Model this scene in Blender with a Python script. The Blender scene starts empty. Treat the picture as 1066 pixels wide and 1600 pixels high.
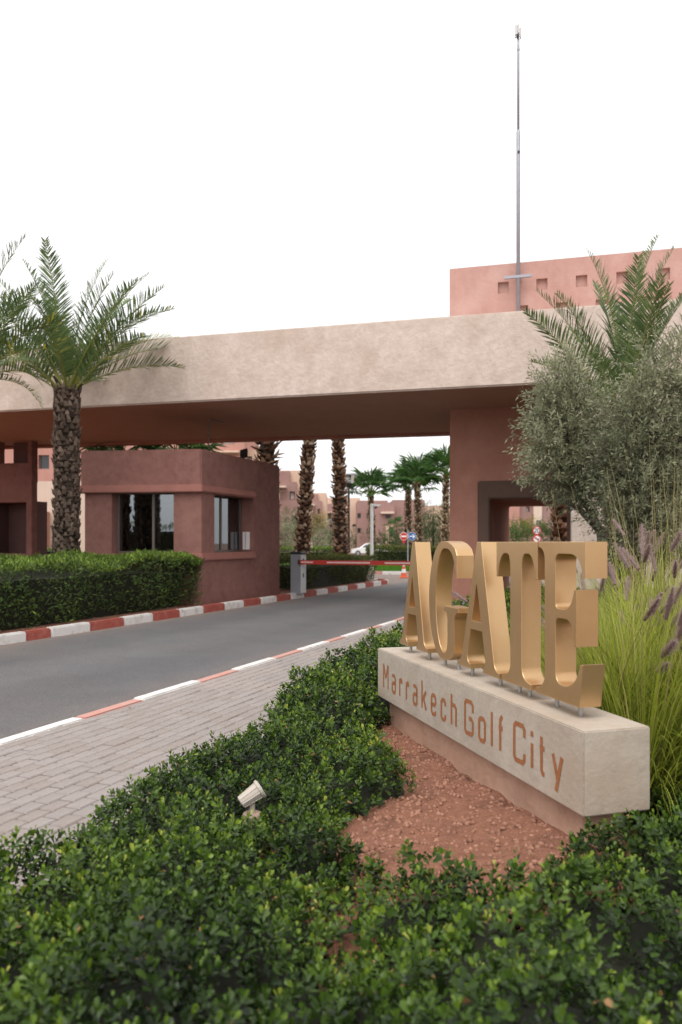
import bpy, bmesh, math, random
import numpy as np
from mathutils import Vector, Matrix

# ------------------------------------------------------------------ camera, sky, sun, exposure
scene = bpy.context.scene
R = math.radians
FPX, CX, HY, H = 1200.0, 533.0, 848.0, 1.5      # focal length and horizon in photo pixels, eye height

cam = bpy.data.cameras.new('camera')
cam_o = bpy.data.objects.new('camera', cam)
scene.collection.objects.link(cam_o)
cam_o.location = (0, 0, H)
cam_o.rotation_euler = (R(90), 0, 0)
cam.sensor_fit = 'VERTICAL'
cam.sensor_height = 36.0
cam.sensor_width = 24.0
cam.lens = 27.0
cam.shift_y = 48.0 / 1600.0
cam.clip_start = 0.05
cam.clip_end = 3000
cam.dof.use_dof = True
cam.dof.focus_distance = 5.5
cam.dof.aperture_fstop = 2.4
scene.camera = cam_o

SUN_EL, SUN_AZ = R(58), R(200)                  # azimuth clockwise from +Y: behind the camera
world = bpy.data.worlds.new('World')
scene.world = world
world.use_nodes = True
wn, wl = world.node_tree.nodes, world.node_tree.links
wn.clear()
sky = wn.new('ShaderNodeTexSky'); sky.sky_type = 'NISHITA'; sky.sun_disc = False
sky.sun_elevation = SUN_EL; sky.sun_rotation = SUN_AZ
sky.dust_density = 4.0; sky.air_density = 1.0
hs = wn.new('ShaderNodeHueSaturation'); hs.inputs['Saturation'].default_value = 0.18
bg1 = wn.new('ShaderNodeBackground'); bg1.inputs['Strength'].default_value = 0.06
bg2 = wn.new('ShaderNodeBackground'); bg2.inputs['Strength'].default_value = 0.86   # the even cloud layer
bg2.inputs['Color'].default_value = (1.0, 0.985, 0.985, 1)
add = wn.new('ShaderNodeAddShader'); wo = wn.new('ShaderNodeOutputWorld')
wl.new(sky.outputs[0], hs.inputs['Color']); wl.new(hs.outputs[0], bg1.inputs['Color'])
wl.new(bg1.outputs[0], add.inputs[0]); wl.new(bg2.outputs[0], add.inputs[1])
wl.new(add.outputs[0], wo.inputs['Surface'])

sun = bpy.data.lights.new('sun', 'SUN')
sun.energy = 1.1; sun.angle = R(36); sun.color = (1.0, 0.95, 0.88)
sun_o = bpy.data.objects.new('sun', sun)
scene.collection.objects.link(sun_o)
sd = Vector((math.sin(SUN_AZ) * math.cos(SUN_EL), math.cos(SUN_AZ) * math.cos(SUN_EL), math.sin(SUN_EL)))
sun_o.rotation_euler = (-sd).to_track_quat('-Z', 'Y').to_euler()

vs_ = scene.view_settings
vs_.view_transform = 'Standard'; vs_.look = 'None'; vs_.gamma = 1.0; vs_.use_curve_mapping = False
vs_.exposure = 0.35
scene.cycles.max_bounces = 6
scene.cycles.transparent_max_bounces = 8

# ------------------------------------------------------------------ helpers
COL = scene.collection
rng = np.random.default_rng(11)
random.seed(5)
MATS = {}

def at(px, D):
    return (px - CX) / FPX * D
def zz(py, D):
    return H + (HY - py) / FPX * D
def gp(px, py, z=0.0):
    D = (H - z) * FPX / (py - HY)
    return (at(px, D), D)

def root_loc(p):
    v = Vector((0, 0, 0))
    while p is not None:
        v += Vector(p.location); p = p.parent
    return v

def tag(o, label=None, cat=None, group=None, kind=None):
    if label: o['label'] = label
    if cat: o['category'] = cat
    if group: o['group'] = group
    if kind: o['kind'] = kind
    return o

def thing(name, label, cat, loc=(0, 0, 0), group=None, rz=0):
    o = bpy.data.objects.new(name, None)
    COL.objects.link(o)
    o.location = loc; o.rotation_euler = (0, 0, rz); o.empty_display_size = 0.2
    return tag(o, label, cat, group)

def link(name, me, parent=None):
    o = bpy.data.objects.new(name, me)
    COL.objects.link(o)
    if parent is not None: o.parent = parent
    return o

def mesh(name, verts, faces, mat=None, parent=None, smooth=False, local=False, rnd=None, kind=None):
    me = bpy.data.meshes.new(name)
    verts = np.asarray(verts, dtype=float).reshape(-1, 3)
    if parent is not None and not local:
        verts = verts - np.array(root_loc(parent))
    if isinstance(faces, np.ndarray):
        n, k = faces.shape
        me.vertices.add(len(verts)); me.vertices.foreach_set('co', verts.ravel())
        me.loops.add(n * k); me.loops.foreach_set('vertex_index', faces.astype(np.int32).ravel())
        me.polygons.add(n); me.polygons.foreach_set('loop_start', np.arange(0, n * k, k, dtype=np.int32))
        me.update(calc_edges=True)
    else:
        me.from_pydata([tuple(v) for v in verts], [], faces)
        me.update()
    if rnd is not None:
        a = me.attributes.new('rnd', 'FLOAT', 'POINT')
        a.data.foreach_set('value', np.asarray(rnd, dtype=np.float32))
    if smooth:
        me.polygons.foreach_set('use_smooth', np.ones(len(me.polygons), dtype=bool))
    if mat: me.materials.append(MATS[mat])
    o = link(name, me, parent)
    if kind: o['kind'] = kind
    return o

class MB:
    """collects simple solids"""
    def __init__(s): s.v = []; s.f = []
    def add(s, v, f):
        b = len(s.v); s.v += [tuple(x) for x in v]; s.f += [tuple(i + b for i in q) for q in f]; return s
    def prism(s, poly, z0, z1):
        n = len(poly)
        a = sum(poly[i][0] * poly[(i + 1) % n][1] - poly[(i + 1) % n][0] * poly[i][1] for i in range(n))
        if a < 0: poly = poly[::-1]
        v = [(p[0], p[1], z0) for p in poly] + [(p[0], p[1], z1) for p in poly]
        f = [tuple(range(n - 1, -1, -1)), tuple(range(n, 2 * n))]
        f += [(i, (i + 1) % n, n + (i + 1) % n, n + i) for i in range(n)]
        return s.add(v, f)
    def box(s, x0, x1, y0, y1, z0, z1):
        return s.prism([(x0, y0), (x1, y0), (x1, y1), (x0, y1)], z0, z1)
    def fbox(s, fr, a0, a1, b0, b1, z0, z1):
        P, u, v = fr
        return s.prism([(P[0] + a * u[0] + b * v[0], P[1] + a * u[1] + b * v[1]) for a, b in ((a0, b0), (a1, b0), (a1, b1), (a0, b1))], z0, z1)
    def tube(s, pts, rad, n=8, caps=True):
        pts = [Vector(p) for p in pts]
        if not hasattr(rad, '__len__'): rad = [rad] * len(pts)
        b = len(s.v); up = None
        for i, p in enumerate(pts):
            d = (pts[min(i + 1, len(pts) - 1)] - pts[max(i - 1, 0)]).normalized()
            if up is None:
                up = Vector((0, 0, 1)) if abs(d.z) < .9 else Vector((1, 0, 0))
            x = d.cross(up).normalized(); y = x.cross(d).normalized(); up = y
            for k in range(n):
                t = 2 * math.pi * k / n
                s.v.append(tuple(p + (x * math.cos(t) + y * math.sin(t)) * rad[i]))
        for i in range(len(pts) - 1):
            for k in range(n):
                s.f.append((b + i * n + k, b + i * n + (k + 1) % n, b + (i + 1) * n + (k + 1) % n, b + (i + 1) * n + k))
        if caps:
            s.f.append(tuple(b + k for k in range(n - 1, -1, -1)))
            e = b + (len(pts) - 1) * n
            s.f.append(tuple(e + k for k in range(n)))
        return s
    def grid(s, fr, us, zs, holes, b0, b1):
        """a wall in the frame fr, cut by holes (a0,a1,z0,z1), from b0 to b1 through its thickness"""
        P, u, v = fr
        us = sorted(set(round(x, 5) for x in list(us) + [h[0] for h in holes] + [h[1] for h in holes]))
        zs = sorted(set(round(x, 5) for x in list(zs) + [h[2] for h in holes] + [h[3] for h in holes]))
        nu, nz = len(us), len(zs)
        def full(i, j):
            if i < 0 or j < 0 or i >= nu - 1 or j >= nz - 1: return False
            a, z = (us[i] + us[i + 1]) / 2, (zs[j] + zs[j + 1]) / 2
            return not any(h[0] < a < h[1] and h[2] < z < h[3] for h in holes)
        idx = {}
        V = []; F = []
        def vid(i, j, k):
            if (i, j, k) not in idx:
                b = b1 if k else b0
                idx[(i, j, k)] = len(V)
                V.append((P[0] + us[i] * u[0] + b * v[0], P[1] + us[i] * u[1] + b * v[1], zs[j]))
            return idx[(i, j, k)]
        for i in range(nu - 1):
            for j in range(nz - 1):
                if not full(i, j): continue
                F.append((vid(i, j, 0), vid(i + 1, j, 0), vid(i + 1, j + 1, 0), vid(i, j + 1, 0)))
                F.append((vid(i, j, 1), vid(i, j + 1, 1), vid(i + 1, j + 1, 1), vid(i + 1, j, 1)))
                if not full(i - 1, j): F.append((vid(i, j, 0), vid(i, j + 1, 0), vid(i, j + 1, 1), vid(i, j, 1)))
                if not full(i + 1, j): F.append((vid(i + 1, j, 0), vid(i + 1, j, 1), vid(i + 1, j + 1, 1), vid(i + 1, j + 1, 0)))
                if not full(i, j - 1): F.append((vid(i, j, 0), vid(i, j, 1), vid(i + 1, j, 1), vid(i + 1, j, 0)))
                if not full(i, j + 1): F.append((vid(i, j + 1, 0), vid(i + 1, j + 1, 0), vid(i + 1, j + 1, 1), vid(i, j + 1, 1)))
        return s.add(V, F)
    def build(s, name, mat, parent=None, smooth=False, bevel=0, seg=1, kind=None, local=False):
        o = mesh(name, s.v, s.f, mat, parent, smooth, local, kind=kind)
        if bevel:
            bm = bmesh.new(); bm.from_mesh(o.data)
            bmesh.ops.remove_doubles(bm, verts=bm.verts, dist=1e-5)
            bmesh.ops.recalc_face_normals(bm, faces=bm.faces)
            ed = [e for e in bm.edges if len(e.link_faces) == 2 and e.calc_face_angle() > R(25)]
            bmesh.ops.bevel(bm, geom=ed, offset=bevel, segments=seg, affect='EDGES', clamp_overlap=True)
            bm.to_mesh(o.data); bm.free()
        return o

# ------------------------------------------------------------------ materials
def M(name, c, rough=.7, c2=None, scale=3.0, detail=6, amount=.5, bump=0.0, bscale=40, metal=0.0, spec=.4, streak=0,
      c3=None, scale3=.6, amt3=.4, stretch=None):
    m = bpy.data.materials.new(name); m.use_nodes = True
    nt = m.node_tree; n = nt.nodes; l = nt.links
    p = n['Principled BSDF']
    p.inputs['Base Color'].default_value = (*c, 1)
    p.inputs['Roughness'].default_value = rough; p.inputs['Metallic'].default_value = metal
    p.inputs['Specular IOR Level'].default_value = spec
    tc = n.new('ShaderNodeTexCoord'); src = tc.outputs['Object']
    if stretch:
        mp = n.new('ShaderNodeMapping'); mp.inputs['Scale'].default_value = stretch
        l.new(src, mp.inputs[0]); src = mp.outputs[0]
    if c2:
        nz = n.new('ShaderNodeTexNoise'); nz.inputs['Scale'].default_value = scale; nz.inputs['Detail'].default_value = detail
        nz.inputs['Roughness'].default_value = .72
        l.new(src, nz.inputs['Vector'])
        rp = n.new('ShaderNodeValToRGB')
        rp.color_ramp.elements[0].position = .5 - amount / 2; rp.color_ramp.elements[1].position = .5 + amount / 2
        rp.color_ramp.elements[0].color = (*c, 1); rp.color_ramp.elements[1].color = (*c2, 1)
        l.new(nz.outputs[0], rp.inputs[0]); out = rp.outputs[0]
        if c3:
            n3 = n.new('ShaderNodeTexNoise'); n3.inputs['Scale'].default_value = scale3; n3.inputs['Detail'].default_value = 4
            l.new(src, n3.inputs['Vector'])
            r3 = n.new('ShaderNodeValToRGB'); r3.color_ramp.elements[0].position = .5; r3.color_ramp.elements[1].position = .72
            r3.color_ramp.elements[0].color = (0, 0, 0, 1); r3.color_ramp.elements[1].color = (amt3, amt3, amt3, 1)
            l.new(n3.outputs[0], r3.inputs[0])
            mx = n.new('ShaderNodeMix'); mx.data_type = 'RGBA'
            l.new(r3.outputs[0], mx.inputs[0]); l.new(out, mx.inputs[6]); mx.inputs[7].default_value = (*c3, 1)
            out = mx.outputs[2]
        if streak:
            ms = n.new('ShaderNodeMapping'); ms.inputs['Scale'].default_value = (1.3, 1.3, .22); l.new(src, ms.inputs[0])
            ns = n.new('ShaderNodeTexNoise'); ns.inputs['Scale'].default_value = 2.2; ns.inputs['Detail'].default_value = 7; l.new(ms.outputs[0], ns.inputs['Vector'])
            rs_ = n.new('ShaderNodeValToRGB'); rs_.color_ramp.elements[0].position = .30; rs_.color_ramp.elements[1].position = .62
            v = 1 - streak; rs_.color_ramp.elements[0].color = (v, v * .985, v * .97, 1); rs_.color_ramp.elements[1].color = (1, 1, 1, 1)
            l.new(ns.outputs[0], rs_.inputs[0])
            ml = n.new('ShaderNodeMix'); ml.data_type = 'RGBA'; ml.blend_type = 'MULTIPLY'; ml.inputs[0].default_value = 1
            l.new(out, ml.inputs[6]); l.new(rs_.outputs[0], ml.inputs[7]); out = ml.outputs[2]
        l.new(out, p.inputs['Base Color'])
    if bump:
        nb = n.new('ShaderNodeTexNoise'); nb.inputs['Scale'].default_value = bscale; nb.inputs['Detail'].default_value = 8
        nb.inputs['Roughness'].default_value = .6
        l.new(src, nb.inputs['Vector'])
        b = n.new('ShaderNodeBump'); b.inputs['Strength'].default_value = bump; b.inputs['Distance'].default_value = .02
        l.new(nb.outputs[0], b.inputs['Height']); l.new(b.outputs[0], p.inputs['Normal'])
    MATS[name] = m
    return m

def LEAF(name, stops, rough=.45, trans=.25, spec=.16):
    """leaf material: colour picked by the per-leaf attribute rnd"""
    m = bpy.data.materials.new(name); m.use_nodes = True
    nt = m.node_tree; n = nt.nodes; l = nt.links
    p = n['Principled BSDF']; p.inputs['Roughness'].default_value = rough; p.inputs['Specular IOR Level'].default_value = spec
    a = n.new('ShaderNodeAttribute'); a.attribute_name = 'rnd'
    rp = n.new('ShaderNodeValToRGB')
    e = rp.color_ramp.elements
    e[0].position = stops[0][0]; e[0].color = (*stops[0][1], 1)
    e[1].position = stops[-1][0]; e[1].color = (*stops[-1][1], 1)
    for t, c in stops[1:-1]:
        k = e.new(t); k.color = (*c, 1)
    l.new(a.outputs['Fac'], rp.inputs[0]); l.new(rp.outputs[0], p.inputs['Base Color'])
    if trans:
        tr = n.new('ShaderNodeBsdfTranslucent'); mx = n.new('ShaderNodeMixShader'); mx.inputs[0].default_value = trans
        l.new(rp.outputs[0], tr.inputs['Color']); l.new(p.outputs[0], mx.inputs[1]); l.new(tr.outputs[0], mx.inputs[2])
        l.new(mx.outputs[0], n['Material Output'].inputs['Surface'])
    MATS[name] = m

# plaster of the gate and the houses
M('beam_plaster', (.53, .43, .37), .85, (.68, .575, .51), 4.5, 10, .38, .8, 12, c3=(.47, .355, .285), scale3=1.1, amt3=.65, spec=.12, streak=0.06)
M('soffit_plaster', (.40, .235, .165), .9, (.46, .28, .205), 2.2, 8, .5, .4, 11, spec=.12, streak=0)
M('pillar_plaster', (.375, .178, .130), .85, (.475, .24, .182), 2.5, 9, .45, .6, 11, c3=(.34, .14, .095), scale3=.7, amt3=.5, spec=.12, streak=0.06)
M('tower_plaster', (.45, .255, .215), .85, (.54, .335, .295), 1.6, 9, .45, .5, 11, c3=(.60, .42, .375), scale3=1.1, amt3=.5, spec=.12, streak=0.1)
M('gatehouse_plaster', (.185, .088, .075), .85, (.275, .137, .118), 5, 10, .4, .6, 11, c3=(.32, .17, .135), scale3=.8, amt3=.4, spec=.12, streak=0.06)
M('gatehouse_trim', (.36, .16, .13), .85, (.30, .14, .118), 3, 8, .6, .3, 14, spec=.12, streak=0.1)
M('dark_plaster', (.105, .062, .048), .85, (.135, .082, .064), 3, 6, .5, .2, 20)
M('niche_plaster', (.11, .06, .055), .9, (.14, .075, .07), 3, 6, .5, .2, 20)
M('house_mauve', (.31, .19, .172), .9, (.37, .232, .21), .8, 6, .5, .2, 6, spec=.12, streak=0.06)
M('house_pink', (.44, .23, .19), .9, (.50, .275, .23), .6, 6, .5, .2, 6, spec=.12, streak=0.06)
M('house_peach', (.60, .42, .32), .9, (.66, .48, .38), .6, 6, .5, .2, 6, spec=.12, streak=0.06)
M('house_cream', (.62, .49, .40), .9, (.68, .55, .46), .6, 6, .5, .2, 6, spec=.12, streak=0.06)
M('house_pane', (.03, .032, .036), .15, spec=.6)
M('house_shutter', (.55, .50, .46), .6)
# ground
M('soil', (.185, .078, .046), .95, (.34, .155, .098), 22, 9, .5, 1.0, 60, c3=(.11, .048, .030), scale3=5, amt3=.75)
M('pebbles', (.17, .075, .045), .95, (.46, .24, .165), 16, 3, .5, .5, 60)
M('earth', (.20, .13, .09), .95, (.28, .19, .14), .3, 8, .6)
M('asphalt', (.108, .105, .110), .82, (.150, .146, .150), 1.1, 9, .55, .5, 260, c3=(.17, .15, .135), scale3=.35, amt3=.5)
M('paver', (.255, .222, .208), .85, (.315, .278, .262), 5, 6, .6, .35, 120, c3=(.40, .33, .29), scale3=1.3, amt3=.45)
M('paver_b', (.275, .238, .225), .85, (.335, .295, .28), 6, 6, .6, .35, 120)
M('paver_c', (.248, .212, .194), .85, (.305, .264, .244), 6, 6, .6, .35, 120, c3=(.38, .30, .25), scale3=2, amt3=.4)
M('joint_sand', (.125, .100, .085), .95, (.19, .155, .135), 20, 4, .6)
M('kerb_red', (.31, .062, .045), .75, (.38, .092, .068), 5, 7, .5, .35, 40, c3=(.42, .23, .19), scale3=7, amt3=.45)
M('kerb_white', (.66, .63, .61), .75, (.74, .71, .69), 5, 7, .5, .35, 40, c3=(.38, .33, .30), scale3=7, amt3=.55)
M('kerb_faded', (.47, .22, .18), .8, (.56, .33, .28), 6, 7, .6, .35, 40, c3=(.40, .30, .26), scale3=6, amt3=.6)
M('lawn', (.055, .15, .012), .9, (.10, .22, .022), 3, 6, .6, .5, 90)
def worn_asphalt():
    m = MATS['asphalt']; nt = m.node_tree; n = nt.nodes; l = nt.links; p = n['Principled BSDF']
    base = p.inputs['Base Color'].links[0].from_socket
    tc = n.new('ShaderNodeTexCoord')
    dt = n.new('ShaderNodeVectorMath'); dt.operation = 'DOT_PRODUCT'
    dt.inputs[1].default_value = (math.cos(R(21.9)), -math.sin(R(21.9)), 0)
    l.new(tc.outputs['Object'], dt.inputs[0])
    nz = n.new('ShaderNodeTexNoise'); nz.inputs['Scale'].default_value = 1.6; nz.inputs['Detail'].default_value = 6
    l.new(tc.outputs['Object'], nz.inputs['Vector'])
    ad = n.new('ShaderNodeMath'); ad.operation = 'MULTIPLY_ADD'; ad.inputs[1].default_value = .5
    l.new(nz.outputs[0], ad.inputs[0]); l.new(dt.outputs['Value'], ad.inputs[2])
    # across the road: left kerb at -8.80, right kerb at -4.23 (plus the noise mean of .25)
    mr = n.new('ShaderNodeMapRange'); mr.inputs[1].default_value = -8.55; mr.inputs[2].default_value = -3.98
    l.new(ad.outputs[0], mr.inputs[0])
    rp = n.new('ShaderNodeValToRGB'); e = rp.color_ramp.elements
    e[0].position = 0; e[0].color = (.75, .75, .75, 1); e[1].position = 1; e[1].color = (.9, .9, .9, 1)
    for t, v in ((.07, .18), (.2, .0), (.82, .0), (.93, .25)):
        k = e.new(t); k.color = (v, v, v, 1)
    l.new(mr.outputs[0], rp.inputs[0])
    mx = n.new('ShaderNodeMix'); mx.data_type = 'RGBA'; l.new(rp.outputs[0], mx.inputs[0]); l.new(base, mx.inputs[6]); mx.inputs[7].default_value = (.25, .19, .155, 1)
    r2 = n.new('ShaderNodeValToRGB'); e = r2.color_ramp.elements
    e[0].position = .1; e[0].color = (1, 1, 1, 1); e[1].position = .9; e[1].color = (1, 1, 1, 1)
    for t, v in ((.28, .90), (.40, 1.06), (.52, 1.08), (.66, .88)):
        k = e.new(t); k.color = (v, v, v * .995, 1)
    l.new(mr.outputs[0], r2.inputs[0])
    mu = n.new('ShaderNodeMix'); mu.data_type = 'RGBA'; mu.blend_type = 'MULTIPLY'; mu.inputs[0].default_value = 1
    l.new(mx.outputs[2], mu.inputs[6]); l.new(r2.outputs[0], mu.inputs[7])
    # coarse aggregate
    vo = n.new('ShaderNodeTexVoronoi'); vo.inputs['Scale'].default_value = 90; l.new(tc.outputs['Object'], vo.inputs['Vector'])
    hsv = n.new('ShaderNodeHueSaturation'); mrv = n.new('ShaderNodeMapRange'); mrv.inputs[3].default_value = .72; mrv.inputs[4].default_value = 1.28
    l.new(vo.outputs['Color'], mrv.inputs[0]); l.new(mrv.outputs[0], hsv.inputs['Value']); l.new(mu.outputs[2], hsv.inputs['Color'])
    l.new(hsv.outputs[0], p.inputs['Base Color'])
worn_asphalt()
# sign
M('gold', (.53, .335, .165), .33, (.61, .40, .21), 2.5, 6, .6, .03, 90, metal=.75, spec=.5, c3=(.50, .29, .12), scale3=3, amt3=.5)
M('sign_stone', (.37, .315, .26), .75, (.52, .455, .385), 3.5, 9, .45, .25, 30, c3=(.42, .31, .225), scale3=2.2, amt3=.5, spec=.12, streak=0.08)
M('pedestal_render', (.46, .27, .19), .9, (.56, .37, .28), 6, 8, .55, .5, 25, c3=(.28, .17, .125), scale3=2.5, amt3=.6, spec=.12, streak=0.06)
M('engraving', (.27, .095, .034), .75, (.37, .15, .062), 30, 4, .6, .2, 90)
M('steel_pin', (.42, .42, .42), .35, metal=.8)
# metal, glass, paint
M('aluminium', (.16, .13, .115), .4, metal=.4)
M('galvanised', (.30, .30, .34), .5, (.38, .38, .42), 6, 5, .6, metal=.5)
M('antenna_grey', (.62, .62, .62), .5)
M('black_metal', (.025, .023, .023), .5)
M('cabinet_grey', (.20, .205, .225), .5, (.23, .235, .255), 3, 4, .6)
M('cabinet_light', (.62, .63, .65), .5)
M('arm_red', (.48, .035, .025), .45)
M('arm_pale', (.72, .52, .49), .5)
M('paint_white', (.78, .78, .78), .5)
M('sign_red', (.55, .03, .035), .45)
M('sign_blue', (.02, .09, .40), .45)
M('sign_black', (.02, .02, .02), .5)
M('cone_orange', (.70, .13, .05), .5)
M('lamp_beige', (.44, .385, .33), .5, (.50, .44, .385), 8, 4, .6)
M('concrete_pink', (.40, .27, .22), .9, (.48, .34, .29), 8, 6, .6, .4, 40)
M('car_white', (.78, .79, .80), .25, spec=.6)
M('tyre', (.02, .02, .02), .8)
M('rim', (.4, .4, .4), .35, metal=.7)
M('bin_blue', (.03, .045, .07), .5)
M('paper', (.70, .66, .64), .8)
def glass():
    m = bpy.data.materials.new('window_glass'); m.use_nodes = True
    n = m.node_tree.nodes; l = m.node_tree.links
    n.clear()
    out = n.new('ShaderNodeOutputMaterial'); tr = n.new('ShaderNodeBsdfTransparent'); gl = n.new('ShaderNodeBsdfGlossy')
    tr.inputs[0].default_value = (.62, .66, .66, 1); gl.inputs['Roughness'].default_value = .02
    gl.inputs['Color'].default_value = (.85, .9, .95, 1)
    fr = n.new('ShaderNodeFresnel'); fr.inputs[0].default_value = 1.9
    mp = n.new('ShaderNodeMath'); mp.operation = 'MULTIPLY_ADD'; mp.inputs[1].default_value = 1.0; mp.inputs[2].default_value = .08
    mx = n.new('ShaderNodeMixShader')
    l.new(fr.outputs[0], mp.inputs[0]); l.new(mp.outputs[0], mx.inputs[0])
    l.new(tr.outputs[0], mx.inputs[1]); l.new(gl.outputs[0], mx.inputs[2]); l.new(mx.outputs[0], out.inputs[0])
    MATS['window_glass'] = m
glass()
# plants
LEAF('cover_leaf', [(0, (.008, .016, .005)), (.25, (.026, .052, .010)), (.55, (.068, .128, .015)), (.85, (.185, .275, .026)), (.97, (.40, .41, .07)), (1, (.40, .22, .10))], .36, .22, .34)
LEAF('hedge_leaf', [(0, (.024, .040, .016)), (.45, (.068, .100, .034)), (.75, (.11, .175, .036)), (1, (.22, .32, .05))], .5, .2)
LEAF('hedge_leaf_warm', [(0, (.035, .046, .018)), (.5, (.088, .112, .034)), (.8, (.14, .175, .042)), (1, (.27, .19, .07))], .55, .2)
LEAF('olive_leaf', [(0, (.15, .165, .10)), (.5, (.32, .335, .21)), (.85, (.46, .465, .31)), (1, (.60, .59, .46))], .5, .35)
LEAF('palm_leaf', [(0, (.055, .090, .036)), (.6, (.135, .205, .072)), (.9, (.21, .275, .10)), (.97, (.44, .38, .05)), (1, (.56, .45, .05))], .40, .30, .28)
LEAF('fan_leaf', [(0, (.028, .065, .022)), (.6, (.062, .135, .034)), (.92, (.12, .21, .045)), (1, (.28, .28, .08))], .45, .3)
LEAF('grass_blade', [(0, (.10, .095, .035)), (.25, (.20, .245, .040)), (.6, (.36, .42, .050)), (.85, (.48, .50, .10)), (1, (.60, .49, .24))], .5, .45)
LEAF('plume_fuzz', [(0, (.30, .205, .205)), (.6, (.46, .34, .325)), (1, (.64, .53, .48))], .8, .45)
LEAF('boot', [(0, (.040, .028, .022)), (.5, (.105, .075, .058)), (1, (.20, .148, .115))], .9, 0)
LEAF('boot_red', [(0, (.045, .023, .015)), (.4, (.17, .092, .060)), (.75, (.38, .25, .165)), (1, (.60, .47, .35))], .9, 0)
LEAF('shrub_leaf', [(0, (.035, .058, .026)), (.5, (.080, .125, .045)), (.85, (.135, .19, .07)), (1, (.24, .27, .08))], .6, .25)
LEAF('yellow_leaf', [(0, (.10, .10, .02)), (.5, (.26, .22, .03)), (1, (.40, .30, .05))], .6, .3)
LEAF('lawn_blade', [(0, (.04, .11, .01)), (1, (.12, .26, .03))], .6, .3)
M('leaf_gap_shade', (.010, .011, .006), .95, (.020, .022, .011), 9, 4, .6)  # near-black filler, the shade between leaves put into its colour
M('bark_olive', (.10, .082, .065), .9, (.17, .145, .12), 9, 8, .6, .8, 30)
M('bark_dark', (.045, .033, .026), .95, (.075, .055, .043), 12, 6, .6, .6, 30)
M('rachis', (.11, .115, .045), .6, (.16, .14, .06), 4, 3, .6)
M('stem_straw', (.30, .235, .105), .7, (.22, .20, .07), 5, 3, .6)

# ------------------------------------------------------------------ leaf meshes (numpy)
def unit(v):
    return v / np.maximum(np.linalg.norm(v, axis=-1, keepdims=True), 1e-9)

def leaves(name, P, d, nrm, L, W, rnd, mat, parent=None, fold=.18, narrow=False, kind=None, local=False):
    """one folded blade for each row: base P, direction d, normal nrm, length L, width W"""
    P = np.asarray(P, float); n = len(P)
    d = unit(np.asarray(d, float)); side = unit(np.cross(d, nrm)); up = np.cross(side, d)
    L = np.broadcast_to(L, (n,))[:, None]; W = np.broadcast_to(W, (n,))[:, None]
    mid = .45 if narrow else .58
    B = P; T = P + d * L + up * (-.10 * L)
    C = P + d * L * mid - up * (W * fold)
    l = P + d * L * mid + side * W * .5; r = P + d * L * mid - side * W * .5
    V = np.stack([B, l, C, r, T], 1).reshape(-1, 3)
    o = np.arange(n)[:, None] * 5
    F = np.concatenate([o + np.array([[0, 2, 1]]), o + np.array([[0, 3, 2]]), o + np.array([[1, 2, 4]]), o + np.array([[2, 3, 4]])], 0)
    return mesh(name, V, F, mat, parent, rnd=np.repeat(rnd, 5), kind=kind, local=local)

def round_leaves(name, P, d, nrm, L, W, rnd, mat, parent=None, kind=None):
    """obovate leaf: blunt tip, cupped"""
    n = len(P); d = unit(d); side = unit(np.cross(d, nrm)); up = np.cross(side, d)
    L = L[:, None]; W = W[:, None]
    c = W * .22
    V = np.stack([P, P + d * L * .40 + side * W * .40 + up * c * .5, P + d * L * .78 + side * W * .46 + up * c * .6, P + d * L * 1.0 - up * L * .05,
                  P + d * L * .78 - side * W * .46 + up * c * .6, P + d * L * .40 - side * W * .40 + up * c * .5, P + d * L * .6 - up * c * .3], 1).reshape(-1, 3)
    o = np.arange(n)[:, None] * 7
    F = np.concatenate([o + np.array([[6, (k + 1) % 6, k]]) for k in range(6)], 0)
    return mesh(name, V, F, mat, parent, rnd=np.repeat(rnd, 7), kind=kind)

def vnoise(x, y, seed=0):
    """smooth value noise 0..1"""
    r = np.random.default_rng(seed); g = r.random((64, 64))
    xi = np.floor(x).astype(int); yi = np.floor(y).astype(int)
    fx = x - xi; fy = y - yi
    fx = fx * fx * (3 - 2 * fx); fy = fy * fy * (3 - 2 * fy)
    a = g[xi % 64, yi % 64]; b = g[(xi + 1) % 64, yi % 64]; c = g[xi % 64, (yi + 1) % 64]; e = g[(xi + 1) % 64, (yi + 1) % 64]
    return (a * (1 - fx) + b * fx) * (1 - fy) + (c * (1 - fx) + e * fx) * fy

def in_poly(x, y, poly):
    ins = np.zeros(x.shape, bool); n = len(poly); j = n - 1
    for i in range(n):
        xi, yi = poly[i]; xj, yj = poly[j]
        c = ((yi > y) != (yj > y)) & (x < (xj - xi) * (y - yi) / (yj - yi + 1e-12) + xi)
        ins ^= c; j = i
    return ins

def dist_poly(x, y, poly):
    dmin = np.full(x.shape, 1e9); n = len(poly)
    for i in range(n):
        ax, ay = poly[i]; bx, by = poly[(i + 1) % n]
        dx, dy = bx - ax, by - ay
        t = np.clip(((x - ax) * dx + (y - ay) * dy) / (dx * dx + dy * dy + 1e-12), 0, 1)
        dmin = np.minimum(dmin, np.hypot(x - ax - t * dx, y - ay - t * dy))
    return dmin

# ------------------------------------------------------------------ ground, road, pavement
RA = R(21.9)
r_ = (math.sin(RA), math.cos(RA)); n_ = (math.cos(RA), -math.sin(RA))     # along the road, to its right
K0 = (-4.78, 11.71)                                                       # left kerb, road side
R0 = (-.80, 9.36)                                                         # right kerb, road side
def kl(D, off=0):    # a point of the left kerb line at depth D, off to the left
    return (K0[0] + (D - K0[1]) * r_[0] / r_[1] - off * n_[0], D - off * n_[1])
def kr(D, off=0):    # a point of the right kerb line at depth D, off to the right
    return (R0[0] + (D - R0[1]) * r_[0] / r_[1] + off * n_[0], D + off * n_[1])
FR = (R0, r_, n_)

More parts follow.
